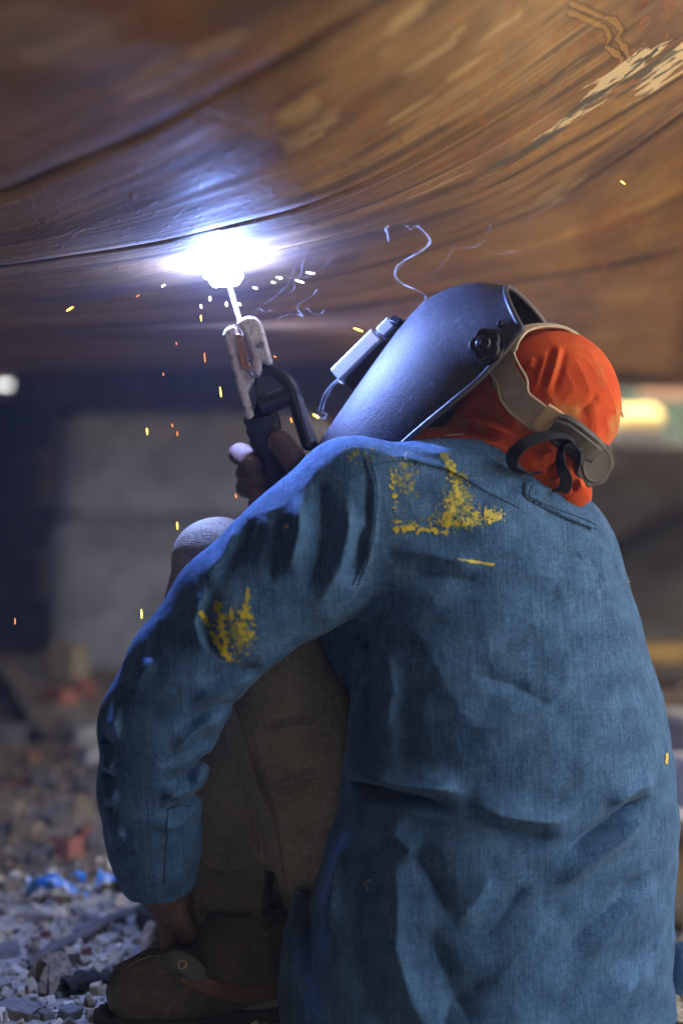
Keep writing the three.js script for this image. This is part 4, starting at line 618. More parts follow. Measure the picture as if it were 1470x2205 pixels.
// ---------------------------------------------------------------- welding helmet
const hS = V(-0.39, 0.09, 0.916).normalize(), hF = V(-0.69, 0.724, 0); hF.addScaledVector(hS, -hF.dot(hS)).normalize(); const hU = V(0, 0, 0).crossVectors(hF, hS).normalize();   // his left, forward and up
const hO = at(1005, 808, 1.62), local = (u, f, s) => hO.clone().addScaledVector(hU, u).addScaledVector(hF, f).addScaledVector(hS, s);
const ridge = [[-0.26, 0.042], [-0.1775, 0.058], [-0.069, 0.080], [-0.002, 0.091], [0.04, 0.088], [0.080, 0.064], [0.104, 0.031]], rear = [[-0.225, -0.030], [-0.155, -0.038], [-0.075, -0.0445], [-0.02, -0.050], [0.02, -0.0525], [0.055, -0.050], [0.087, -0.0444]], half = [0.082, 0.094, 0.106, 0.111, 0.111, 0.112, 0.110];
const cr1 = (a, t) => { const n = a.length - 1, i = clamp(Math.floor(t * n), 0, n - 1), g = (k) => a[clamp(k, 0, n)], k = t * n - i; return typeof a[0] === 'number' ? cr(g(i - 1), g(i), g(i + 1), g(i + 2), k) : [0, 1].map((c) => cr(g(i - 1)[c], g(i)[c], g(i + 1)[c], g(i + 2)[c], k)); };
function shellPoint(t, a, inset) {   // a from -1 (far side) to 1 (near side)
  const C = cr1(ridge, t), R = cr1(rear, t), b = cr1(half, t) - inset, th = a * Math.PI / 2, L = Math.hypot(R[0] - C[0], R[1] - C[1]), k = (1 - Math.pow(Math.abs(Math.cos(th)), 0.92)) * (1 - inset / L) + inset / L, s = Math.sign(a) * Math.pow(Math.abs(Math.sin(th)), 0.88) * b;
  return local(C[0] + (R[0] - C[0]) * Math.min(k, 1), C[1] + (R[1] - C[1]) * Math.min(k, 1), s);
}
const helmet = thing('welding_helmet', 'dark blue grey pebbled plastic welding helmet tipped up over the orange head cloth', 'helmet', at(1080, 940, 1.62));
const pebble = greyTex(1024, 1024, (u, v) => { const a = pnoise(u * 220, v * 220, 220, 220, 1), b = pnoise(u * 130, v * 130, 130, 130, 2), c = pnoise(u * 60, v * 60, 60, 60, 12); return 0.5 + 0.3 * Math.abs(a) + 0.22 * b + 0.1 * c; });
const shellColor = colorTex(512, 512, (u, v) => { const a = pfbm(u, v, 5, 5, 4, 4), b = pfbm(u, v, 60, 60, 2, 5), s = step(0.6, 0.8, pfbm(u, v, 40, 6, 2, 7) * 1.8); const sp = step(0.82, 0.9, pnoise(u * 90, v * 90, 90, 90, 17)), soot = step(0.1, 0.45, pfbm(u, v, 3, 3, 4, 19)); return mix3(mix3(mul3([0.027, 0.029, 0.041], 1 + 0.3 * a + 0.2 * b - 0.35 * soot), [0.10, 0.10, 0.11], s * 0.35), [0.16, 0.15, 0.14], sp * 0.6); });
const shellMat = new THREE.MeshPhysicalMaterial({ color: 0xffffff, map: shellColor, bumpMap: pebble, bumpScale: 0.0004, specularIntensity: 0.7, roughness: 0.6, side: THREE.DoubleSide });
const innerMat = std(0.010, 0.011, 0.015, 0.6);
function shellGrid(inset, flip) { const NT = 70, NA = 60, P = [], U = [], I = []; for (let i = 0; i <= NT; i++) for (let j = 0; j <= NA; j++) { const p = shellPoint(i / NT, -1 + 2 * j / NA, inset); P.push(p.x, p.y, p.z); U.push(j / NA * 2.4, i / NT * 2.8); } for (let i = 0; i < NT; i++) for (let j = 0; j < NA; j++) { const a = i * (NA + 1) + j, b = a + 1, c = a + NA + 1, d = c + 1; flip ? I.push(a, d, b, a, c, d) : I.push(a, b, d, a, d, c); } const g = new THREE.BufferGeometry(); g.setAttribute('position', new THREE.Float32BufferAttribute(P, 3)); g.setAttribute('uv', new THREE.Float32BufferAttribute(U, 2)); g.setIndex(I); g.computeVertexNormals(); return g; }
const shell = part('shell', shellGrid(0, false), shellMat, helmet);
part('lining', shellGrid(0.003, true), innerMat, helmet, 'black inside of the shell');
{ const edge = []; for (let j = 0; j <= 40; j++) edge.push(shellPoint(1, -1 + 2 * j / 40, 0.0012)); for (let i = 39; i >= 0; i--) edge.push(shellPoint(i / 40, 1, 0.0012)); for (let j = 39; j >= 0; j--) edge.push(shellPoint(0, -1 + 2 * j / 40, 0.0012)); for (let i = 1; i < 40; i++) edge.push(shellPoint(i / 40, -1, 0.0012));
  part('rim', tube(edge, 0.0034, 360, 8, true), std(0.045, 0.047, 0.062, 0.45), helmet, 'rolled edge of the shell'); }
const ray = new THREE.Raycaster(); scene.updateMatrixWorld(true);
const hit = (mesh, px, py) => { mesh.updateWorldMatrix(true, false); ray.set(V(0, EYE, 0), at(px, py, 1).sub(V(0, EYE, 0)).normalize()); const h = ray.intersectObject(mesh, false)[0]; if (!h) return null; const n = h.face.normal.clone(); if (n.dot(ray.ray.direction) > 0) n.negate(); return { p: h.point.clone(), n }; };
const onFrame = (n, up = V(0, 1, 0)) => { const z = n.clone().normalize(), x = V(0, 0, 0).crossVectors(up, z).normalize(), y = V(0, 0, 0).crossVectors(z, x); return [x, y, z]; };
const blackPlastic = std(0.012, 0.013, 0.016, 0.28);
{ // tension knob with five lobes
  const h = hit(shell, 1050, 746), [x, y, z] = onFrame(h.n), R = 0.0155, sh = new THREE.Shape(); for (let i = 0; i <= 80; i++) { const a = i / 80 * 2 * Math.PI, r = R * (1 - 0.17 * Math.pow(Math.abs(Math.cos(a * 2.5)), 3)); i ? sh.lineTo(r * Math.cos(a), r * Math.sin(a)) : sh.moveTo(r, 0); }
  const kn = part('tension_knob', frameGeo(new THREE.ExtrudeGeometry(sh, { depth: 0.006, bevelEnabled: true, bevelThickness: 0.0025, bevelSize: 0.0025, bevelSegments: 3 }), x, y, z, h.p.clone().addScaledVector(z, 0.0028)), blackPlastic, helmet, 'black star knob');
  part('hub', frameGeo(new THREE.LatheGeometry([[0, 0.017], [0.003, 0.017], [0.004, 0.0155], [0.0065, 0.0165], [0.0082, 0.015], [0.0088, 0.010], [0.0105, 0.007]].map(([r, q]) => new THREE.Vector2(r, q)), 28).rotateX(Math.PI / 2), x, y, z, h.p), blackPlastic, kn);
  part('washer', frameGeo(new THREE.CylinderGeometry(0.0188, 0.0195, 0.003, 36).rotateX(Math.PI / 2), x, y, z, h.p.clone().addScaledVector(z, 0.001)), blackPlastic, kn);
  const k = hit(shell, 1078, 698); part('stop_pin', frameGeo(new THREE.LatheGeometry([[0, 0.005], [0.002, 0.005], [0.003, 0.004], [0.0036, 0.002], [0.0042, 0]].map(([r, q]) => new THREE.Vector2(r, q)), 16).rotateX(Math.PI / 2), x, y, z, k.p), blackPlastic, helmet);
}
{ // lens holder on the face, seen from its edge
  const box = (u0_, u1_, f0_, f1_, s0_, s1_, r = 0.002) => { const g = new RoundedBoxGeometry(Math.abs(u1_ - u0_), Math.abs(f1_ - f0_), Math.abs(s1_ - s0_), 3, r); return frameGeo(g, hU, hF, hS, local((u0_ + u1_) / 2, (f0_ + f1_) / 2, (s0_ + s1_) / 2)); };
  const lens = part('lens_holder', box(-0.105, -0.030, 0.060, 0.082, -0.05, 0.046), std(0.02, 0.022, 0.028, 0.4), helmet, 'black lens housing');
  part('cover_frame', box(-0.108, -0.040, 0.0835, 0.103, -0.056, 0.051, 0.003), std(0.42, 0.42, 0.44, 0.38, { metalness: 0.25 }), lens, 'grey scratched front frame of the lens');
  part('latch', box(-0.038, -0.018, 0.085, 0.101, -0.05, 0.048, 0.003), std(0.34, 0.34, 0.36, 0.4), lens);
  const hinge = new THREE.CylinderGeometry(0.0055, 0.0055, 0.1, 16).rotateX(Math.PI / 2); part('hinge_pin', frameGeo(hinge, hU, hF, hS, local(-0.014, 0.089, 0.002)), std(0.03, 0.03, 0.035, 0.35, { metalness: 0.4 }), lens);
}
// headgear: cream plastic bands, ratchet, straps
const cream = new THREE.MeshPhysicalMaterial({ color: 0xffffff, map: colorTex(256, 256, (u, v) => mul3(mix3([0.56, 0.47, 0.33], [0.44, 0.34, 0.22], clamp(0.4 + pfbm(u, v, 4, 4, 4, 3))), 1 + 0.15 * pfbm(u, v, 30, 30, 2, 4))), roughness: 0.56, side: THREE.DoubleSide });
const mw = (px) => px / F * 1.54;
const gear = (pts, lift) => pts.map(([x, y, w, k]) => { const m = march(scarfBase, x, y, 1.3); return m && { p: m.p.addScaledVector(m.n, lift + (k || 0)), n: m.n, w: mw(w) }; }).filter(Boolean);
const temple = part('headband', ribbon(gear([[1092, 752, 60], [1088, 782, 64], [1093, 812, 68], [1112, 838, 62], [1122, 864, 66], [1146, 886, 68], [1176, 906, 58], [1200, 918, 54]], 0.0045), 0.0028, 10), cream, helmet, 'cream plastic headband');
{ const e1 = gear([[1120, 742, 4], [1113, 768, 4], [1122, 790, 4], [1139, 820, 4], [1142, 845, 4], [1168, 868, 4], [1190, 888, 4]], 0.0072), e2 = gear([[1062, 806, 4], [1078, 830, 4], [1084, 856, 4], [1100, 884, 4], [1140, 915, 4]], 0.0072); for (const e of [e1, e2]) part('band_edge', tube(e.map((q) => q.p), 0.0018, 40, 8), cream, temple);
  const crown = [[1098, 760, 1.545, 0.75, 36], [1108, 738, 1.55, 0.6, 34], [1132, 717, 1.562, 0.4, 28], [1170, 709, 1.575, 0.2, 26], [1212, 714, 1.585, 0.1, 24], [1254, 741, 1.59, 0.1, 24], [1290, 786, 1.595, 0.1, 24], [1317, 842, 1.60, 0.05, 22], [1332, 898, 1.60, 0, 20]].map(([x, y, d, k, w]) => { const q = at(x, y, d - 0.012), n = q.clone().sub(headC).setZ(0).normalize(); q.addScaledVector(n, 0.003); n.z = k + 0.25; return { p: q, n: n.normalize(), w: mw(w * 1.25) }; }); part('crown_band', ribbon(crown, 0.0028, 10), cream, helmet, 'cream plastic band over the crown');
  part('band_slider', ribbon(gear([[1168, 890, 62], [1184, 903, 66], [1196, 912, 66]], 0.0072), 0.0045), std(0.60, 0.42, 0.22, 0.5), helmet, 'yellowed plastic slider');
}
{ // ratchet housing and dial at the nape
  const greyP = new THREE.MeshPhysicalMaterial({ color: 0xffffff, map: colorTex(256, 256, (u, v) => mul3(mix3([0.030, 0.030, 0.030], [0.055, 0.052, 0.046], clamp(0.5 + pfbm(u, v, 4, 4, 4, 13))), 1 + 0.3 * pfbm(u, v, 40, 40, 2, 14))), roughness: 0.62, side: THREE.DoubleSide });
  const q = gear([[1190, 908, 62], [1212, 922, 74], [1238, 942, 72], [1262, 968, 66], [1276, 988, 60]], 0.006), house = part('ratchet_housing', ribbon(q, 0.009, 8), greyP, helmet, 'dark grey ratchet housing');
  part('raised_panel', ribbon(q.slice(0, 4).map((k, i) => ({ p: k.p.clone().addScaledVector(k.n, 0.008), n: k.n, w: k.w * (i % 3 ? 0.62 : 0.55) })), 0.004, 8), greyP, house);
  const n = V(0.48, -0.22, 0.85).normalize(), [x, y, z] = onFrame(n), o = at(1283, 1000, 1.535), sh = new THREE.Shape(), N = 7; for (let i = 0; i <= N * 12; i++) { const a = i / (N * 12) * 2 * Math.PI, r = 0.0262 * (1 - 0.045 * (1 - Math.cos(a * N))); i ? sh.lineTo(r * Math.cos(a), r * Math.sin(a)) : sh.moveTo(r, 0); }
  const dial = part('ratchet_dial', frameGeo(new THREE.ExtrudeGeometry(sh, { depth: 0.014, bevelEnabled: true, bevelThickness: 0.002, bevelSize: 0.002, bevelOffset: -0.002, bevelSegments: 3 }), x, y, z, o.clone().addScaledVector(z, -0.016)), greyP, house, 'dark grey seven-sided dial');
  part('dial_face', frameGeo(new THREE.LatheGeometry([[0, 0.0008], [0.0165, 0.0008], [0.018, 0.0016], [0.0195, 0.0016], [0.0205, 0]].map(([r, h]) => new THREE.Vector2(r, h)), 40).rotateX(Math.PI / 2), x, y, z, o.clone().addScaledVector(z, 0.0002)), greyP, dial);
  // elastic straps
  const web = std(0.012, 0.014, 0.020, 0.9, { bumpMap: denimBump, bumpScale: 0.0006 });
  const strap = (pts, thick, name) => part(name, ribbon(pts.map(([px, py, d, nx, ny, nz, w]) => ({ p: at(px, py, d), n: V(nx, ny, nz).normalize(), w: mw(w) })), thick, 12), web, helmet, 'black elastic strap');
  strap([[1258, 990, 1.525, 0.75, -0.3, 0.45, 46], [1242, 958, 1.512, 0.6, 0.55, 0.5, 44], [1208, 938, 1.500, 0.05, 0.9, 0.42, 44], [1165, 942, 1.490, -0.35, 0.8, 0.5, 44], [1122, 962, 1.487, -0.75, 0.45, 0.5, 44], [1103, 990, 1.492, -0.9, -0.1, 0.45, 44], [1118, 1012, 1.506, -0.5, -0.75, 0.4, 40], [1150, 1018, 1.535, 0, -0.9, 0.3, 36]], 0.002, 'elastic_strap');
  strap([[1250, 968, 1.515, 0.5, 0.6, 0.5, 26], [1228, 952, 1.505, -0.2, 0.9, 0.4, 26], [1210, 966, 1.500, -0.9, 0.2, 0.4, 26], [1208, 1000, 1.498, -0.8, 0.1, 0.6, 28], [1218, 1030, 1.500, -0.4, -0.3, 0.85, 28], [1214, 1052, 1.508, -0.3, -0.8, 0.5, 26], [1196, 1056, 1.522, 0.1, -0.9, 0.3, 24]], 0.002, 'elastic_strap');
}

// ---------------------------------------------------------------- electrode holder
const ED = 1.65;
const holder = thing('electrode_holder', 'soot stained white jawed electrode holder with black lever in the gloved hand', 'tool', at(590, 1000, ED));
const sootMap = colorTex(512, 512, (u, v) => { const a = pfbm(u, v, 14, 5, 5, 3), b = pfbm(u, v, 8, 8, 4, 5), s = pfbm(u, v, 26, 12, 4, 15); let c = mix3([0.62, 0.56, 0.50], [0.46, 0.37, 0.30], clamp(0.4 + b)); c = mix3(c, [0.16, 0.12, 0.10], step(0.05, 0.5, a) * 0.8); return mix3(c, [0.06, 0.05, 0.05], step(0.2, 0.6, s) * 0.6); });
const sooty = new THREE.MeshPhysicalMaterial({ color: 0xffffff, map: sootMap, bumpMap: roughBump, bumpScale: 0.001, roughness: 0.7, side: THREE.DoubleSide });
const scaleUV = (g, k) => { const u = g.attributes.uv; for (let i = 0; i < u.count; i++) u.setXY(i, u.getX(i) * k, u.getY(i) * k); return g; };
const fixedJaw = part('fixed_jaw', scaleUV(slab([481, 724, 485, 712, 496, 705, 506, 703, 512, 712, 518, 750, 524, 788, 536, 796, 548, 810, 548, 822, 540, 832, 534, 846, 544, 880, 556, 915, 541, 920, 531, 900, 516, 850, 506, 812, 500, 790, 490, 745], ED, 0.026, 0.004), 12), sooty, holder, 'soot stained white insulated jaw');
const movingJaw = part('moving_jaw', scaleUV(slab(smoothLine([512, 700, 520, 689, 535, 684, 552, 687, 563, 698, 570, 716, 577, 745, 586, 783, 578, 788, 566, 784, 564, 800, 556, 811, 547, 808, 544, 795, 545, 770, 536, 745, 525, 720], 3), ED - 0.008, 0.030, 0.005), 12), sooty, holder, 'white insulated jaw with rivet');
part('rivet', frameGeo(new THREE.CylinderGeometry(0.0036, 0.004, 0.003, 20).rotateX(Math.PI / 2), V(1, 0, 0), V(0, 1, 0), V(0, 0, 1), at(562, 742, ED - 0.0235)), std(0.18, 0.17, 0.17, 0.5), movingJaw);
{ const brass = std(0.42, 0.22, 0.12, 0.45, { metalness: 0.7 }), c = part('contact', slab([509, 720, 516, 718, 524, 750, 531, 786, 545, 790, 546, 797, 522, 795, 514, 760], ED - 0.0135, 0.006, 0.0012), brass, fixedJaw, 'copper contact'); for (let i = 0; i < 6; i++) part('tooth', slab([515 + i * 3, 722 + i * 11.5, 523 + i * 3, 724 + i * 11.5, 522 + i * 3, 731 + i * 11.5, 517 + i * 3, 730 + i * 11.5], ED - 0.0135, 0.012, 0.0008), brass, c); }
const tar = std(0.014, 0.017, 0.022, 0.38);
part('lever', tube([at(566, 800, ED - 0.004), at(582, 796, ED - 0.005), at(604, 806, ED - 0.006), at(622, 826, ED - 0.006), at(634, 855, ED - 0.005), at(645, 890, ED - 0.004), at(656, 925, ED - 0.002), at(668, 962, ED)], (t) => 0.0078 + 0.0022 * sm(t), 40, 10), tar, holder, 'black curved squeeze lever');
part('lever_pad', slab([637, 845, 652, 858, 668, 905, 681, 950, 668, 956, 652, 905], ED - 0.0105, 0.006, 0.002), std(0.30, 0.34, 0.36, 0.35), holder, 'grey worn pad along the lever');
part('spring_post', tube([at(562, 878, ED), at(590, 866, ED), at(625, 852, ED)], 0.0125, 16, 16), tar, holder);
part('linkage', slab([548, 818, 556, 816, 572, 845, 590, 872, 604, 905, 606, 922, 596, 934, 575, 930, 560, 900, 552, 860], ED + 0.004, 0.016, 0.003), tar, holder);
part('handle', tube([at(556, 895, ED), at(566, 935, ED + 0.006), at(580, 985, ED + 0.012), at(596, 1045, ED + 0.02), at(618, 1120, ED + 0.03)], (t) => 0.0175 + 0.001 * Math.sin(t * 60), 40, 18), std(0.010, 0.012, 0.018, 0.55), holder, 'black ribbed handle');
const rod = part('electrode', tube([at(527, 722, 1.652), at(513, 680, 1.655), at(498, 628, 1.660), at(487, 588, 1.664)], 0.0026, 12, 10), new THREE.MeshPhysicalMaterial({ color: lin(0.75, 0.72, 0.68), roughness: 0.8 }), holder, 'pale flux coated electrode rod');

// ---------------------------------------------------------------- the arc
const arcAt = at(482, 579, 1.665);
{
  const arcMat = new THREE.MeshStandardMaterial({ color: 0xffffff, emissive: lin(0.72, 0.86, 1.0), emissiveIntensity: 12, roughness: 1 });
  const g = new THREE.IcosahedronGeometry(1, 4), p = g.attributes.position; for (let i = 0; i < p.count; i++) { const k = 1 + 0.7 * fbm(p.getX(i) * 2, p.getY(i) * 2, p.getZ(i) * 2, 2); p.setXYZ(i, p.getX(i) * 0.021 * k, p.getY(i) * 0.019 * k, p.getZ(i) * 0.018 * k); } g.computeVertexNormals();
  g.translate(arcAt.x, arcAt.y, arcAt.z);
  const m = solo('welding_arc', g, arcMat, 'blinding blue white welding arc burning between electrode tip and hull', 'flame'); m.castShadow = false;
  const l = new THREE.PointLight(lin(0.22, 0.35, 1.0), 0.7, 0, 2); l.name = 'arc_light'; l.position.copy(arcAt); l.castShadow = true; l.shadow.radius = 0.6; scene.add(l);
}
// ---------------------------------------------------------------- sparks
const hot = new THREE.MeshStandardMaterial({ color: 0x000000, emissive: lin(1.0, 0.62, 0.06), emissiveIntensity: 2.6 }), ember = new THREE.MeshStandardMaterial({ color: 0x000000, emissive: lin(1.0, 0.22, 0.04), emissiveIntensity: 1.0 }), blaze = new THREE.MeshStandardMaterial({ color: 0x000000, emissive: lin(1.0, 0.95, 0.8), emissiveIntensity: 5 });
for (const [x, y, d, len, ang, w, m] of [
  [151, 665, 1.63, 16, -0.55, 3.2, 0], [433, 685, 1.57, 12, 1.5, 3.2, 0], [475, 844, 1.58, 21, 1.45, 3.0, 0], [317, 929, 1.62, 13, 1.5, 3.2, 0], [382, 1132, 1.60, 15, 1.52, 2.8, 0], [305, 1322, 1.56, 18, 1.53, 3.2, 0], [771, 710, 1.60, 20, 0.35, 4.5, 0], [680, 896, 1.64, 14, 0.6, 4.8, 0], [1340, 393, 1.50, 11, 0.6, 3, 0],
  [33, 1338, 1.55, 13, 1.57, 1.8, 1], [371, 916, 1.58, 8, 1.3, 1.6, 1], [382, 934, 1.58, 10, 1.5, 1.4, 1], [627, 905, 1.62, 10, 1.3, 3.5, 1], [441, 770, 1.57, 20, 1.5, 2, 1], [352, 806, 1.57, 6, 1.5, 1.5, 1], [297, 637, 1.57, 8, -0.5, 1.5, 1], [592, 768, 1.57, 6, 0.5, 2, 1], [508, 1068, 1.58, 9, 1.3, 2, 1], [380, 740, 1.62, 5, 1.2, 1.5, 1], [1002, 636, 1.58, 4, 0.3, 2, 1],
  [352, 615, 1.62, 8, -0.6, 2.8, 2], [452, 643, 1.65, 8, 1.5, 4, 2], [488, 655, 1.65, 8, 1.5, 4, 2], [645, 606, 1.62, 18, 0.3, 4, 2], [668, 588, 1.62, 18, 0.15, 3.2, 2], [601, 598, 1.63, 12, 0.2, 4, 2], [588, 608, 1.63, 8, 0.2, 3.4, 2], [549, 620, 1.64, 9, 0.3, 3.5, 2], [516, 655, 1.64, 7, 0.9, 3.4, 2], [433, 660, 1.64, 7, 1.5, 3, 2],
]) {
  const a = at(x - Math.cos(ang) * len / 2, y - Math.sin(ang) * len / 2, d), b = at(x + Math.cos(ang) * len / 2, y + Math.sin(ang) * len / 2, d - 0.002);
  solo('spark', tube([a, a.clone().lerp(b, 0.5), b], (t) => 0.8 * w / 2 / F * d * (0.7 + 0.5 * Math.sin(t * Math.PI)), 6, 7), [hot, ember, blaze][m], ['bright yellow spark of spatter falling away from the arc', 'thin dim red spark drifting away from the arc', 'white hot spark of spatter close around the arc'][m], 'spark', ['yellow sparks', 'red sparks', 'white sparks'][m]);
}
// ---------------------------------------------------------------- smoke
const smokeMat = (o) => new THREE.MeshPhysicalMaterial({ color: lin(0.8, 0.84, 0.92), roughness: 1, transparent: true, opacity: o, side: THREE.DoubleSide, depthWrite: false, specularIntensity: 0 });
const smk = [smokeMat(0.055), smokeMat(0.02), smokeMat(0.012)];
function wisp(label, strands) {
  const all = []; for (const [d, r, k, ...xy] of strands) { const q = []; for (let i = 0; i < xy.length; i += 2) q.push(at(xy[i], xy[i + 1], d + 0.012 * Math.sin(i * 1.3))); for (const f of [1.15, 0.8, 0.5, 0.25]) all.push([tube(q, (t) => 0.62 * f * r / F * d * (0.45 + 0.7 * Math.sin(t * 9 + i0) ** 2) * Math.min(1, 4 * Math.min(t + 0.02, 1.02 - t)), 90, 8), k]); }
  const o = thing('smoke_wisp', label, 'smoke', at(strands[0][3], strands[0][4], strands[0][0])); for (const [g, k] of all) part('strand', g, smk[k], o);
}
const i0 = 0.7;
wisp('thin white smoke curl rising from the top of the lens housing', [[1.60, 3.2, 0, 866, 694, 890, 672, 912, 650, 914, 636, 896, 624, 868, 612, 851, 596, 852, 578, 868, 562, 895, 548, 918, 532, 926, 518, 912, 498, 890, 486, 872, 488], [1.60, 6, 1, 852, 588, 870, 562, 900, 543, 924, 520, 910, 496], [1.60, 2.2, 0, 812, 742, 810, 722, 818, 702, 834, 690, 852, 694], [1.61, 3.5, 1, 814, 736, 814, 708, 836, 692, 856, 696]]);
wisp('thin looping smoke trail behind a falling spark beside the lever', [[1.64, 2.4, 0, 684, 895, 690, 870, 700, 845, 720, 822, 744, 808, 758, 812, 755, 824, 738, 826, 728, 814, 740, 806], [1.64, 5, 1, 692, 893, 700, 862, 716, 832, 738, 814], [1.64, 2, 0, 668, 892, 680, 893, 694, 902, 703, 892, 690, 888], [1.64, 2, 0, 672, 900, 676, 914, 690, 922, 704, 926, 706, 948]]);
wisp('small knot of white smoke under the hull seam', [[1.62, 4.5, 0, 836, 522, 834, 506, 830, 492, 838, 486], [1.62, 2.5, 1, 858, 498, 872, 486, 884, 494, 896, 486, 910, 492]]);
wisp('faint tangled smoke drifting off the arc below the hull', [[1.59, 2.6, 1, 600, 700, 598, 690, 610, 680, 636, 676, 652, 680, 640, 664, 644, 654, 668, 640, 682, 624, 676, 632, 690, 640], [1.59, 2, 1, 655, 672, 660, 664, 672, 674, 690, 676, 702, 662], [1.60, 3, 1, 616, 632, 632, 624, 634, 604, 648, 590, 650, 570, 660, 545], [1.60, 3, 2, 560, 660, 590, 640, 620, 610, 640, 560], [1.59, 2, 1, 545, 683, 556, 664, 570, 672, 590, 665], [1.59, 6, 2, 600, 590, 640, 600, 690, 580, 720, 545]]);
wisp('hair thin smoke thread below the brown far plating', [[1.75, 1.5, 1, 970, 530, 1000, 534, 1030, 528, 1050, 500, 1060, 470], [1.75, 1.4, 1, 1118, 497, 1125, 485, 1160, 455, 1200, 438, 1235, 425], [1.75, 1.4, 1, 1040, 548, 1080, 546, 1120, 540, 1140, 555], [1.8, 1.6, 2, 920, 600, 960, 560, 975, 530]]);

// ---------------------------------------------------------------- rubble and litter on the ground
const r = rng(77);
const stoneMats = [tex(stoneMap([0.42, 0.38, 0.32], [0.30, 0.26, 0.20], 111)), tex(stoneMap([0.34, 0.25, 0.14], [0.24, 0.17, 0.10], 113)), tex(stoneMap([0.20, 0.18, 0.16], [0.13, 0.115, 0.10], 115)), tex(stoneMap([0.50, 0.48, 0.44], [0.36, 0.34, 0.30], 117)), tex(stoneMap([0.42, 0.14, 0.075], [0.30, 0.10, 0.06], 119))];
const stoneGeos = Array.from({ length: 8 }, (_, i) => rock(0, -0.5, 0, 1, 1, 1, 200 + i * 13, 0.55, 3));
const onGround = (px, py) => { let d = EYE * F / (py - 1102.5); for (let i = 0; i < 6; i++) { const p = at(px, py, d); d = (EYE - groundY(p.x, p.z)) * F / (py - 1102.5); } return at(px, py, d); };
const stoneLabels = ['pale tan angular stone lying in the gravel', 'yellow brown stone lying in the rubble', 'dark grey stone lying in the rubble', 'whitish chip of stone on the gravel', 'broken piece of red brick in the rubble'], stoneGroups = ['tan stones', 'yellow brown stones', 'dark stones', 'white chips', 'brick pieces'];
function stone(px, py, w, h, m, dep = 0.8) { const p = onGround(px, py), d = -p.z, s = shade(new THREE.Mesh(stoneGeos[Math.floor(r() * 8)], stoneMats[m])); s.name = numbered(['stone', 'stone', 'stone', 'stone', 'brick_piece'][m]); s.scale.set(w / F * d, h / F * d, w * dep / F * d); s.rotation.set((r() - 0.5) * 0.5, r() * 6, (r() - 0.5) * 0.5); s.position.set(p.x, p.y + 0.36 * s.scale.y, p.z); s.userData = { label: stoneLabels[m], category: m === 4 ? 'brick' : 'stone', group: stoneGroups[m] }; scene.add(s); }
for (const [x, y, w, h, m] of [[150, 1850, 55, 60, 4], [182, 1804, 34, 32, 4], [98, 2020, 22, 18, 4], [48, 1690, 26, 22, 4], [130, 1520, 60, 40, 4], [185, 1500, 50, 40, 4], [70, 1640, 24, 22, 4], [140, 1460, 80, 90, 1], [195, 1600, 100, 60, 0], [205, 1640, 70, 40, 3], [175, 1760, 60, 50, 1], [120, 1775, 50, 40, 2], [80, 1860, 50, 36, 2], [185, 1900, 28, 40, 1], [215, 1892, 44, 42, 1], [145, 1910, 34, 26, 1], [200, 1990, 34, 30, 3], [170, 1985, 30, 30, 0], [290, 1990, 70, 28, 3], [60, 1985, 44, 24, 0], [150, 2080, 46, 32, 1], [80, 2060, 32, 18, 1], [15, 2060, 60, 34, 0], [40, 2185, 90, 30, 0], [150, 2198, 44, 36, 3], [330, 2040, 40, 26, 2], [255, 2010, 36, 22, 0], [300, 2070, 40, 26, 3], [110, 1950, 30, 20, 3], [25, 1920, 40, 22, 1], [60, 1800, 60, 30, 1], [20, 1760, 70, 40, 1], [100, 1690, 60, 36, 2], [200, 1700, 60, 40, 2], [30, 1600, 60, 40, 2], [210, 1830, 44, 40, 2], [30, 1500, 70, 50, 2], [230, 1960, 30, 22, 3], [130, 2150, 30, 20, 0], [205, 2120, 26, 18, 3], [12, 2140, 30, 20, 1], [100, 2195, 36, 24, 0], [290, 1480, 70, 40, 4], [320, 2015, 24, 14, 4]]) stone(x, y, w, h, m);
for (let i = 0; i < 130; i++) { const y = 1480 + 720 * Math.pow(r(), 0.7), x = -10 + 380 * r(), k = r(); stone(x, y, 14 + 20 * r(), 9 + 12 * r(), y < 1870 ? (k < 0.5 ? 1 : k < 0.85 ? 2 : k < 0.93 ? 0 : 4) : k < 0.35 ? 0 : k < 0.55 ? 1 : k < 0.66 ? 2 : k < 0.95 ? 3 : 4); }
for (let i = 0; i < 30; i++) stone(1380 + 110 * r(), 1500 + 500 * r(), 20 + 60 * r(), 14 + 30 * r(), [0, 3, 1, 2][Math.floor(r() * 4)]);
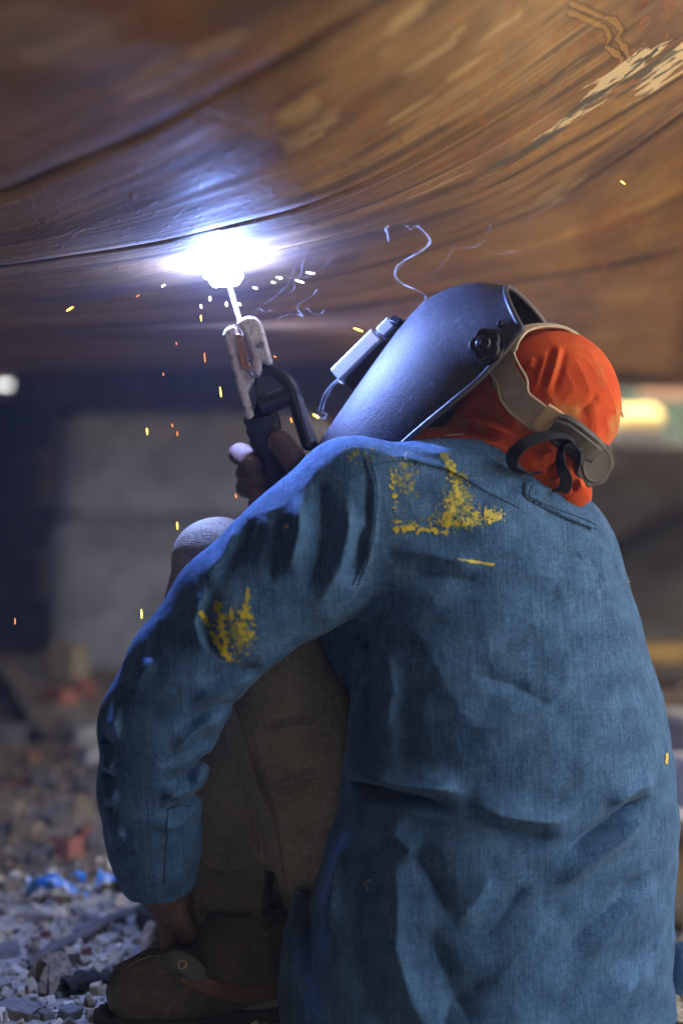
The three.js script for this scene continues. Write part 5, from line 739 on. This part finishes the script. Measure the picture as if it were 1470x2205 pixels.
{ // gravel
  const n = 26000, g = rock(0, -0.5, 0, 1, 1, 1, 999, 0.5, 1), m = new THREE.InstancedMesh(g, new THREE.MeshPhysicalMaterial({ color: 0xffffff, roughness: 0.95 }), n), M = new THREE.Matrix4(), Q = new THREE.Quaternion(), c = new THREE.Color(), soil = [[0.20, 0.14, 0.085], [0.15, 0.11, 0.075], [0.26, 0.19, 0.12], [0.11, 0.085, 0.065], [0.23, 0.16, 0.09], [0.18, 0.15, 0.12]], pal = [[0.60, 0.55, 0.45], [0.46, 0.39, 0.27], [0.70, 0.67, 0.59], [0.22, 0.19, 0.16], [0.46, 0.39, 0.27], [0.34, 0.31, 0.27]];
  for (let i = 0; i < n; i++) { const z = -1.25 - 3.3 * Math.pow(r(), 1.7), x = (r() - 0.5) * 2.2 - 0.25, s = 0.0022 + 0.010 * Math.pow(r(), 4); Q.setFromEuler(new THREE.Euler(r() * 6, r() * 6, r() * 6)); M.compose(V(x, groundY(x, z) + 0.003 + s * 0.2, z), Q, V(s * (1 + r()), s * (0.6 + 0.5 * r()), s * (1 + 0.5 * r()))); m.setMatrixAt(i, M); const far = z < -2.25 - 0.3 * noise3(x * 3, z * 3, 2), k = (far ? soil : pal)[Math.floor(r() * 6)], f = 0.75 + 0.5 * r(); m.setColorAt(i, c.setRGB(k[0] * f, k[1] * f * 0.92, k[2] * f * 0.74)); }
  m.name = 'gravel'; m.castShadow = m.receiveShadow = true; m.userData = { kind: 'stuff', label: 'pale loose gravel and grit strewn over the ground', category: 'gravel' }; scene.add(m);
}
const gp = (px, py, lift = 0) => { const p = onGround(px, py); p.y += lift; return p; };
solo('fallen_branch', tube([gp(362, 1962, 0.016), gp(300, 1985, 0.018), gp(235, 2005, 0.016), gp(190, 2030, 0.014), gp(130, 2055, 0.012), gp(82, 2085, 0.01), gp(70, 2108, 0.009)], (t) => 0.0062 + 0.0022 * t + 0.0008 * Math.sin(t * 37), 50, 10), tex(colorTex(128, 256, (u, v) => mul3([0.17, 0.145, 0.12], 1 + 0.8 * pfbm(u, v, 3, 20, 4, 5)))), 'grey bare branch lying on the gravel near the boot', 'branch');
{ // dry husks
  const huskMat = tex(colorTex(256, 128, (u, v) => mul3(mix3([0.36, 0.26, 0.15], [0.20, 0.13, 0.07], clamp(0.5 + pfbm(u, v, 2, 6, 3, 6))), 1 + 0.5 * pnoise(u * 4, v * 60, 4, 60, 7))));
  const husk = (label, list) => { const o = thing('dry_husk', label, 'plant', gp(list[0][0], list[0][1])); for (const [x, y, x2, y2, w, up] of list) { const a = gp(x, y, 0.006), b = gp(x2, y2, 0.006), m = a.clone().lerp(b, 0.5); m.y += up; part('leaf', ribbon([a, a.clone().lerp(m, 0.6).setY(a.y + up * 0.75), m, m.clone().lerp(b, 0.5).setY(b.y + up * 0.7), b].map((p, i) => ({ p, n: V(0.2, 0.8, 0.5).normalize(), w: [0.3, 0.9, 1, 0.8, 0.25][i] * w })), 0.0012, 5), huskMat, o); } };
  husk('dry tan corn husk curled on the gravel by a burnt stick', [[62, 2118, 150, 2128, 0.035, 0.022], [75, 2100, 158, 2150, 0.03, 0.03], [90, 2150, 160, 2120, 0.028, 0.02], [110, 2160, 150, 2100, 0.02, 0.025]]);
  husk('brown withered leaves in a curl beside the ankle strap', [[305, 2075, 360, 2030, 0.022, 0.03], [315, 2080, 380, 2050, 0.022, 0.03], [325, 2085, 395, 2060, 0.02, 0.02]]);
}
solo('burnt_stick', tube([gp(140, 2150, 0.012), gp(175, 2140, 0.016), gp(205, 2132, 0.013), gp(240, 2122, 0.01)], (t) => 0.012 - 0.004 * t + 0.003 * Math.sin(t * 23), 24, 9), tex(stoneMap([0.03, 0.024, 0.02], [0.06, 0.045, 0.035], 131)), 'short black burnt stick touching the dry tan husk', 'stick');
solo('iron_bar', tube([gp(-30, 1500, 0.10), gp(20, 1540, 0.06), gp(72, 1600, 0.012)], 0.022, 20, 10), std(0.03, 0.028, 0.026, 0.7), 'dark round bar slanting down into the rubble by the pier', 'bar');
// crumpled blue plastic
function crumple(label, px, py, w, h, seed, mats) {
  const c = gp(px, py), g = new THREE.PlaneGeometry(w, h, 26, 20), p = g.attributes.position; for (let i = 0; i < p.count; i++) { const x = p.getX(i), y = p.getY(i), n = fbm(x * 28 + seed, y * 28, seed, 3), a = Math.abs(noise3(x * 45 + seed, y * 45, seed + 3)); p.setXYZ(i, c.x + x * (1 + 0.2 * n) + 0.01 * n, c.y + 0.010 + 0.035 * Math.max(0, n + 0.35) + 0.014 * a, c.z - y * 0.8 + 0.015 * n); }
  g.computeVertexNormals(); solo('plastic_wrapper', g, mats, label, 'wrapper');
}
const wrap = (seed) => new THREE.MeshPhysicalMaterial({ color: 0xffffff, map: colorTex(256, 256, (u, v) => mix3(mix3([0.012, 0.11, 0.42], [0.02, 0.22, 0.55], clamp(0.5 + pfbm(u, v, 6, 6, 3, seed))), [0.55, 0.66, 0.78], step(0.12, 0.3, pfbm(u, v, 4, 4, 4, seed + 4)))), roughness: 0.3, side: THREE.DoubleSide, clearcoat: 0.4 });
crumple('crumpled blue and white plastic wrapper lying by the sleeve', 262, 1925, 0.075, 0.05, 3, wrap(3)); crumple('small scrap of blue plastic on the gravel', 162, 1925, 0.035, 0.03, 9, wrap(9)); crumple('torn clear and blue plastic wrapper on the gravel', 110, 1950, 0.075, 0.04, 15, wrap(15)); crumple('tiny blue plastic shred among pale stones', 172, 1968, 0.025, 0.02, 25, wrap(25));

// ---------------------------------------------------------------- open side of the yard
solo('yellow_plank', rock(1.35, groundY(1.2, -4.4) + 0.10, -4.4, 1.5, 0.06, 0.14, 301, 0.05, 6, 0.1), tex(stoneMap([0.44, 0.26, 0.05], [0.32, 0.18, 0.05], 141)), 'long ochre plank lying on the dirt behind the back of the jacket', 'plank');
for (let i = 0; i < 4; i++) solo('old_plank', rock(1.15 + 0.1 * i, groundY(1.1, -3.9) + 0.0 + 0.045 * (i % 2), -3.55 - 0.17 * i, 1.1, 0.04, 0.12, 310 + i, 0.05, 6, 0.12 * (i - 1.5)), timberMat, 'brown weathered plank in the litter behind the back of the jacket', 'plank', 'weathered planks');
{ const c = gp(1478, 2010); const bag = blend([ell(V(c.x + 0.06, c.y + 0.04, c.z - 0.05), 0.11, 0.06, 0.09), ell(V(c.x + 0.10, c.y + 0.09, c.z - 0.05), 0.07, 0.05, 0.07)], 0.05), f = (x, y, z) => bag(x, y, z) - 0.01 * fbm(x * 14, y * 14, z * 14, 3); solo('cloth_sack', boxUV(surfaceNets(f, V(c.x - 0.15, c.y - 0.08, c.z - 0.25), V(c.x + 0.3, c.y + 0.2, c.z + 0.15), 0.008), 0.2), tex(colorTex(256, 256, (u, v) => mul3([0.40, 0.29, 0.13], 1 + 0.4 * pfbm(u, v, 8, 8, 4, 151)))), 'tan cloth sack slumped on the ground behind the jacket hem', 'sack'); }
solo('grey_pipe', tube([gp(1405, 1935, 0.06), gp(1480, 1930, 0.06), gp(1600, 1920, 0.05)], 0.01, 20, 10), std(0.12, 0.12, 0.13, 0.4, { metalness: 0.5 }), 'thin grey pipe lying across pale rubble behind the jacket', 'pipe');
for (const [px, py, w, h, s] of [[1480, 1640, 0.34, 0.12, 321], [1500, 1790, 0.22, 0.14, 331], [1470, 1880, 0.12, 0.10, 341]]) { const p = gp(px, py); solo('concrete_chunk', rock(p.x + w * 0.35, p.y - 0.02, p.z - 0.05, w, h, 0.2, s, 0.25, 6, 0.3), tex(stoneMap([0.52, 0.50, 0.45], [0.40, 0.37, 0.32], s)), 'pale broken concrete chunk in daylight behind the jacket', 'rubble', 'pale concrete chunks'); }
// beyond the bank, in the sun
solo('yellow_tank', frameGeo(new THREE.CapsuleGeometry(0.11, 0.24, 8, 24).rotateZ(Math.PI / 2), V(1, 0, 0), V(0, 1, 0), V(0, 0, 1), V(2.70, 1.43, -13)), std(0.75, 0.52, 0.14, 0.6), 'sunlit yellow tank in the open yard past the head', 'tank');
solo('tank_stand', rock(2.7, 0, -13, 0.5, 1.32, 0.3, 352, 0.03, 6), darkTimber, 'dark timber stand under the yellow tank', 'stand');
solo('orange_girder', rock(4.05, 1.56, -12.4, 2.9, 0.16, 0.2, 351, 0.02, 6), std(0.42, 0.20, 0.10, 0.7), 'faded orange girder in the open yard above the yellow tank', 'girder');
solo('added_brown_shed', rock(3.5, 0, -20, 9, 3.2, 1.2, 353, 0.02, 6), std(0.10, 0.055, 0.03, 0.9), 'added dark brown shed hiding the white sky past the head', 'shed');  // added backdrop that keeps the white sky out of the gap
{ // shrub
  const o = thing('shrub', 'green leafy shrub growing in the open yard past the head', 'shrub', V(2.9, 0, -17)), rr = rng(9), geos = [], leaf = new THREE.PlaneGeometry(0.16, 0.09); for (let i = 0; i < 2600; i++) { const a = rr() * 6.28, q = Math.cbrt(rr()), y = rr() * 2 - 1, w = Math.sqrt(1 - y * y) * q, g = leaf.clone(); g.rotateX(rr() * 6); g.rotateY(rr() * 6); g.translate(2.9 + 1.6 * w * Math.cos(a), 1.95 + 0.8 * y * q + 0.2 * noise3(i, 1, 1), -17 + 1.2 * w * Math.sin(a)); geos.push(g); }
  part('crown', mergeGeometries(geos), std(0.06, 0.14, 0.035, 0.7), o); part('trunk', tube([V(2.9, 0, -17), V(2.95, 0.7, -17), V(2.9, 1.7, -17)], (t) => 0.09 - 0.05 * t, 12, 8), timberMat, o);
}
renderer.render(scene, camera);
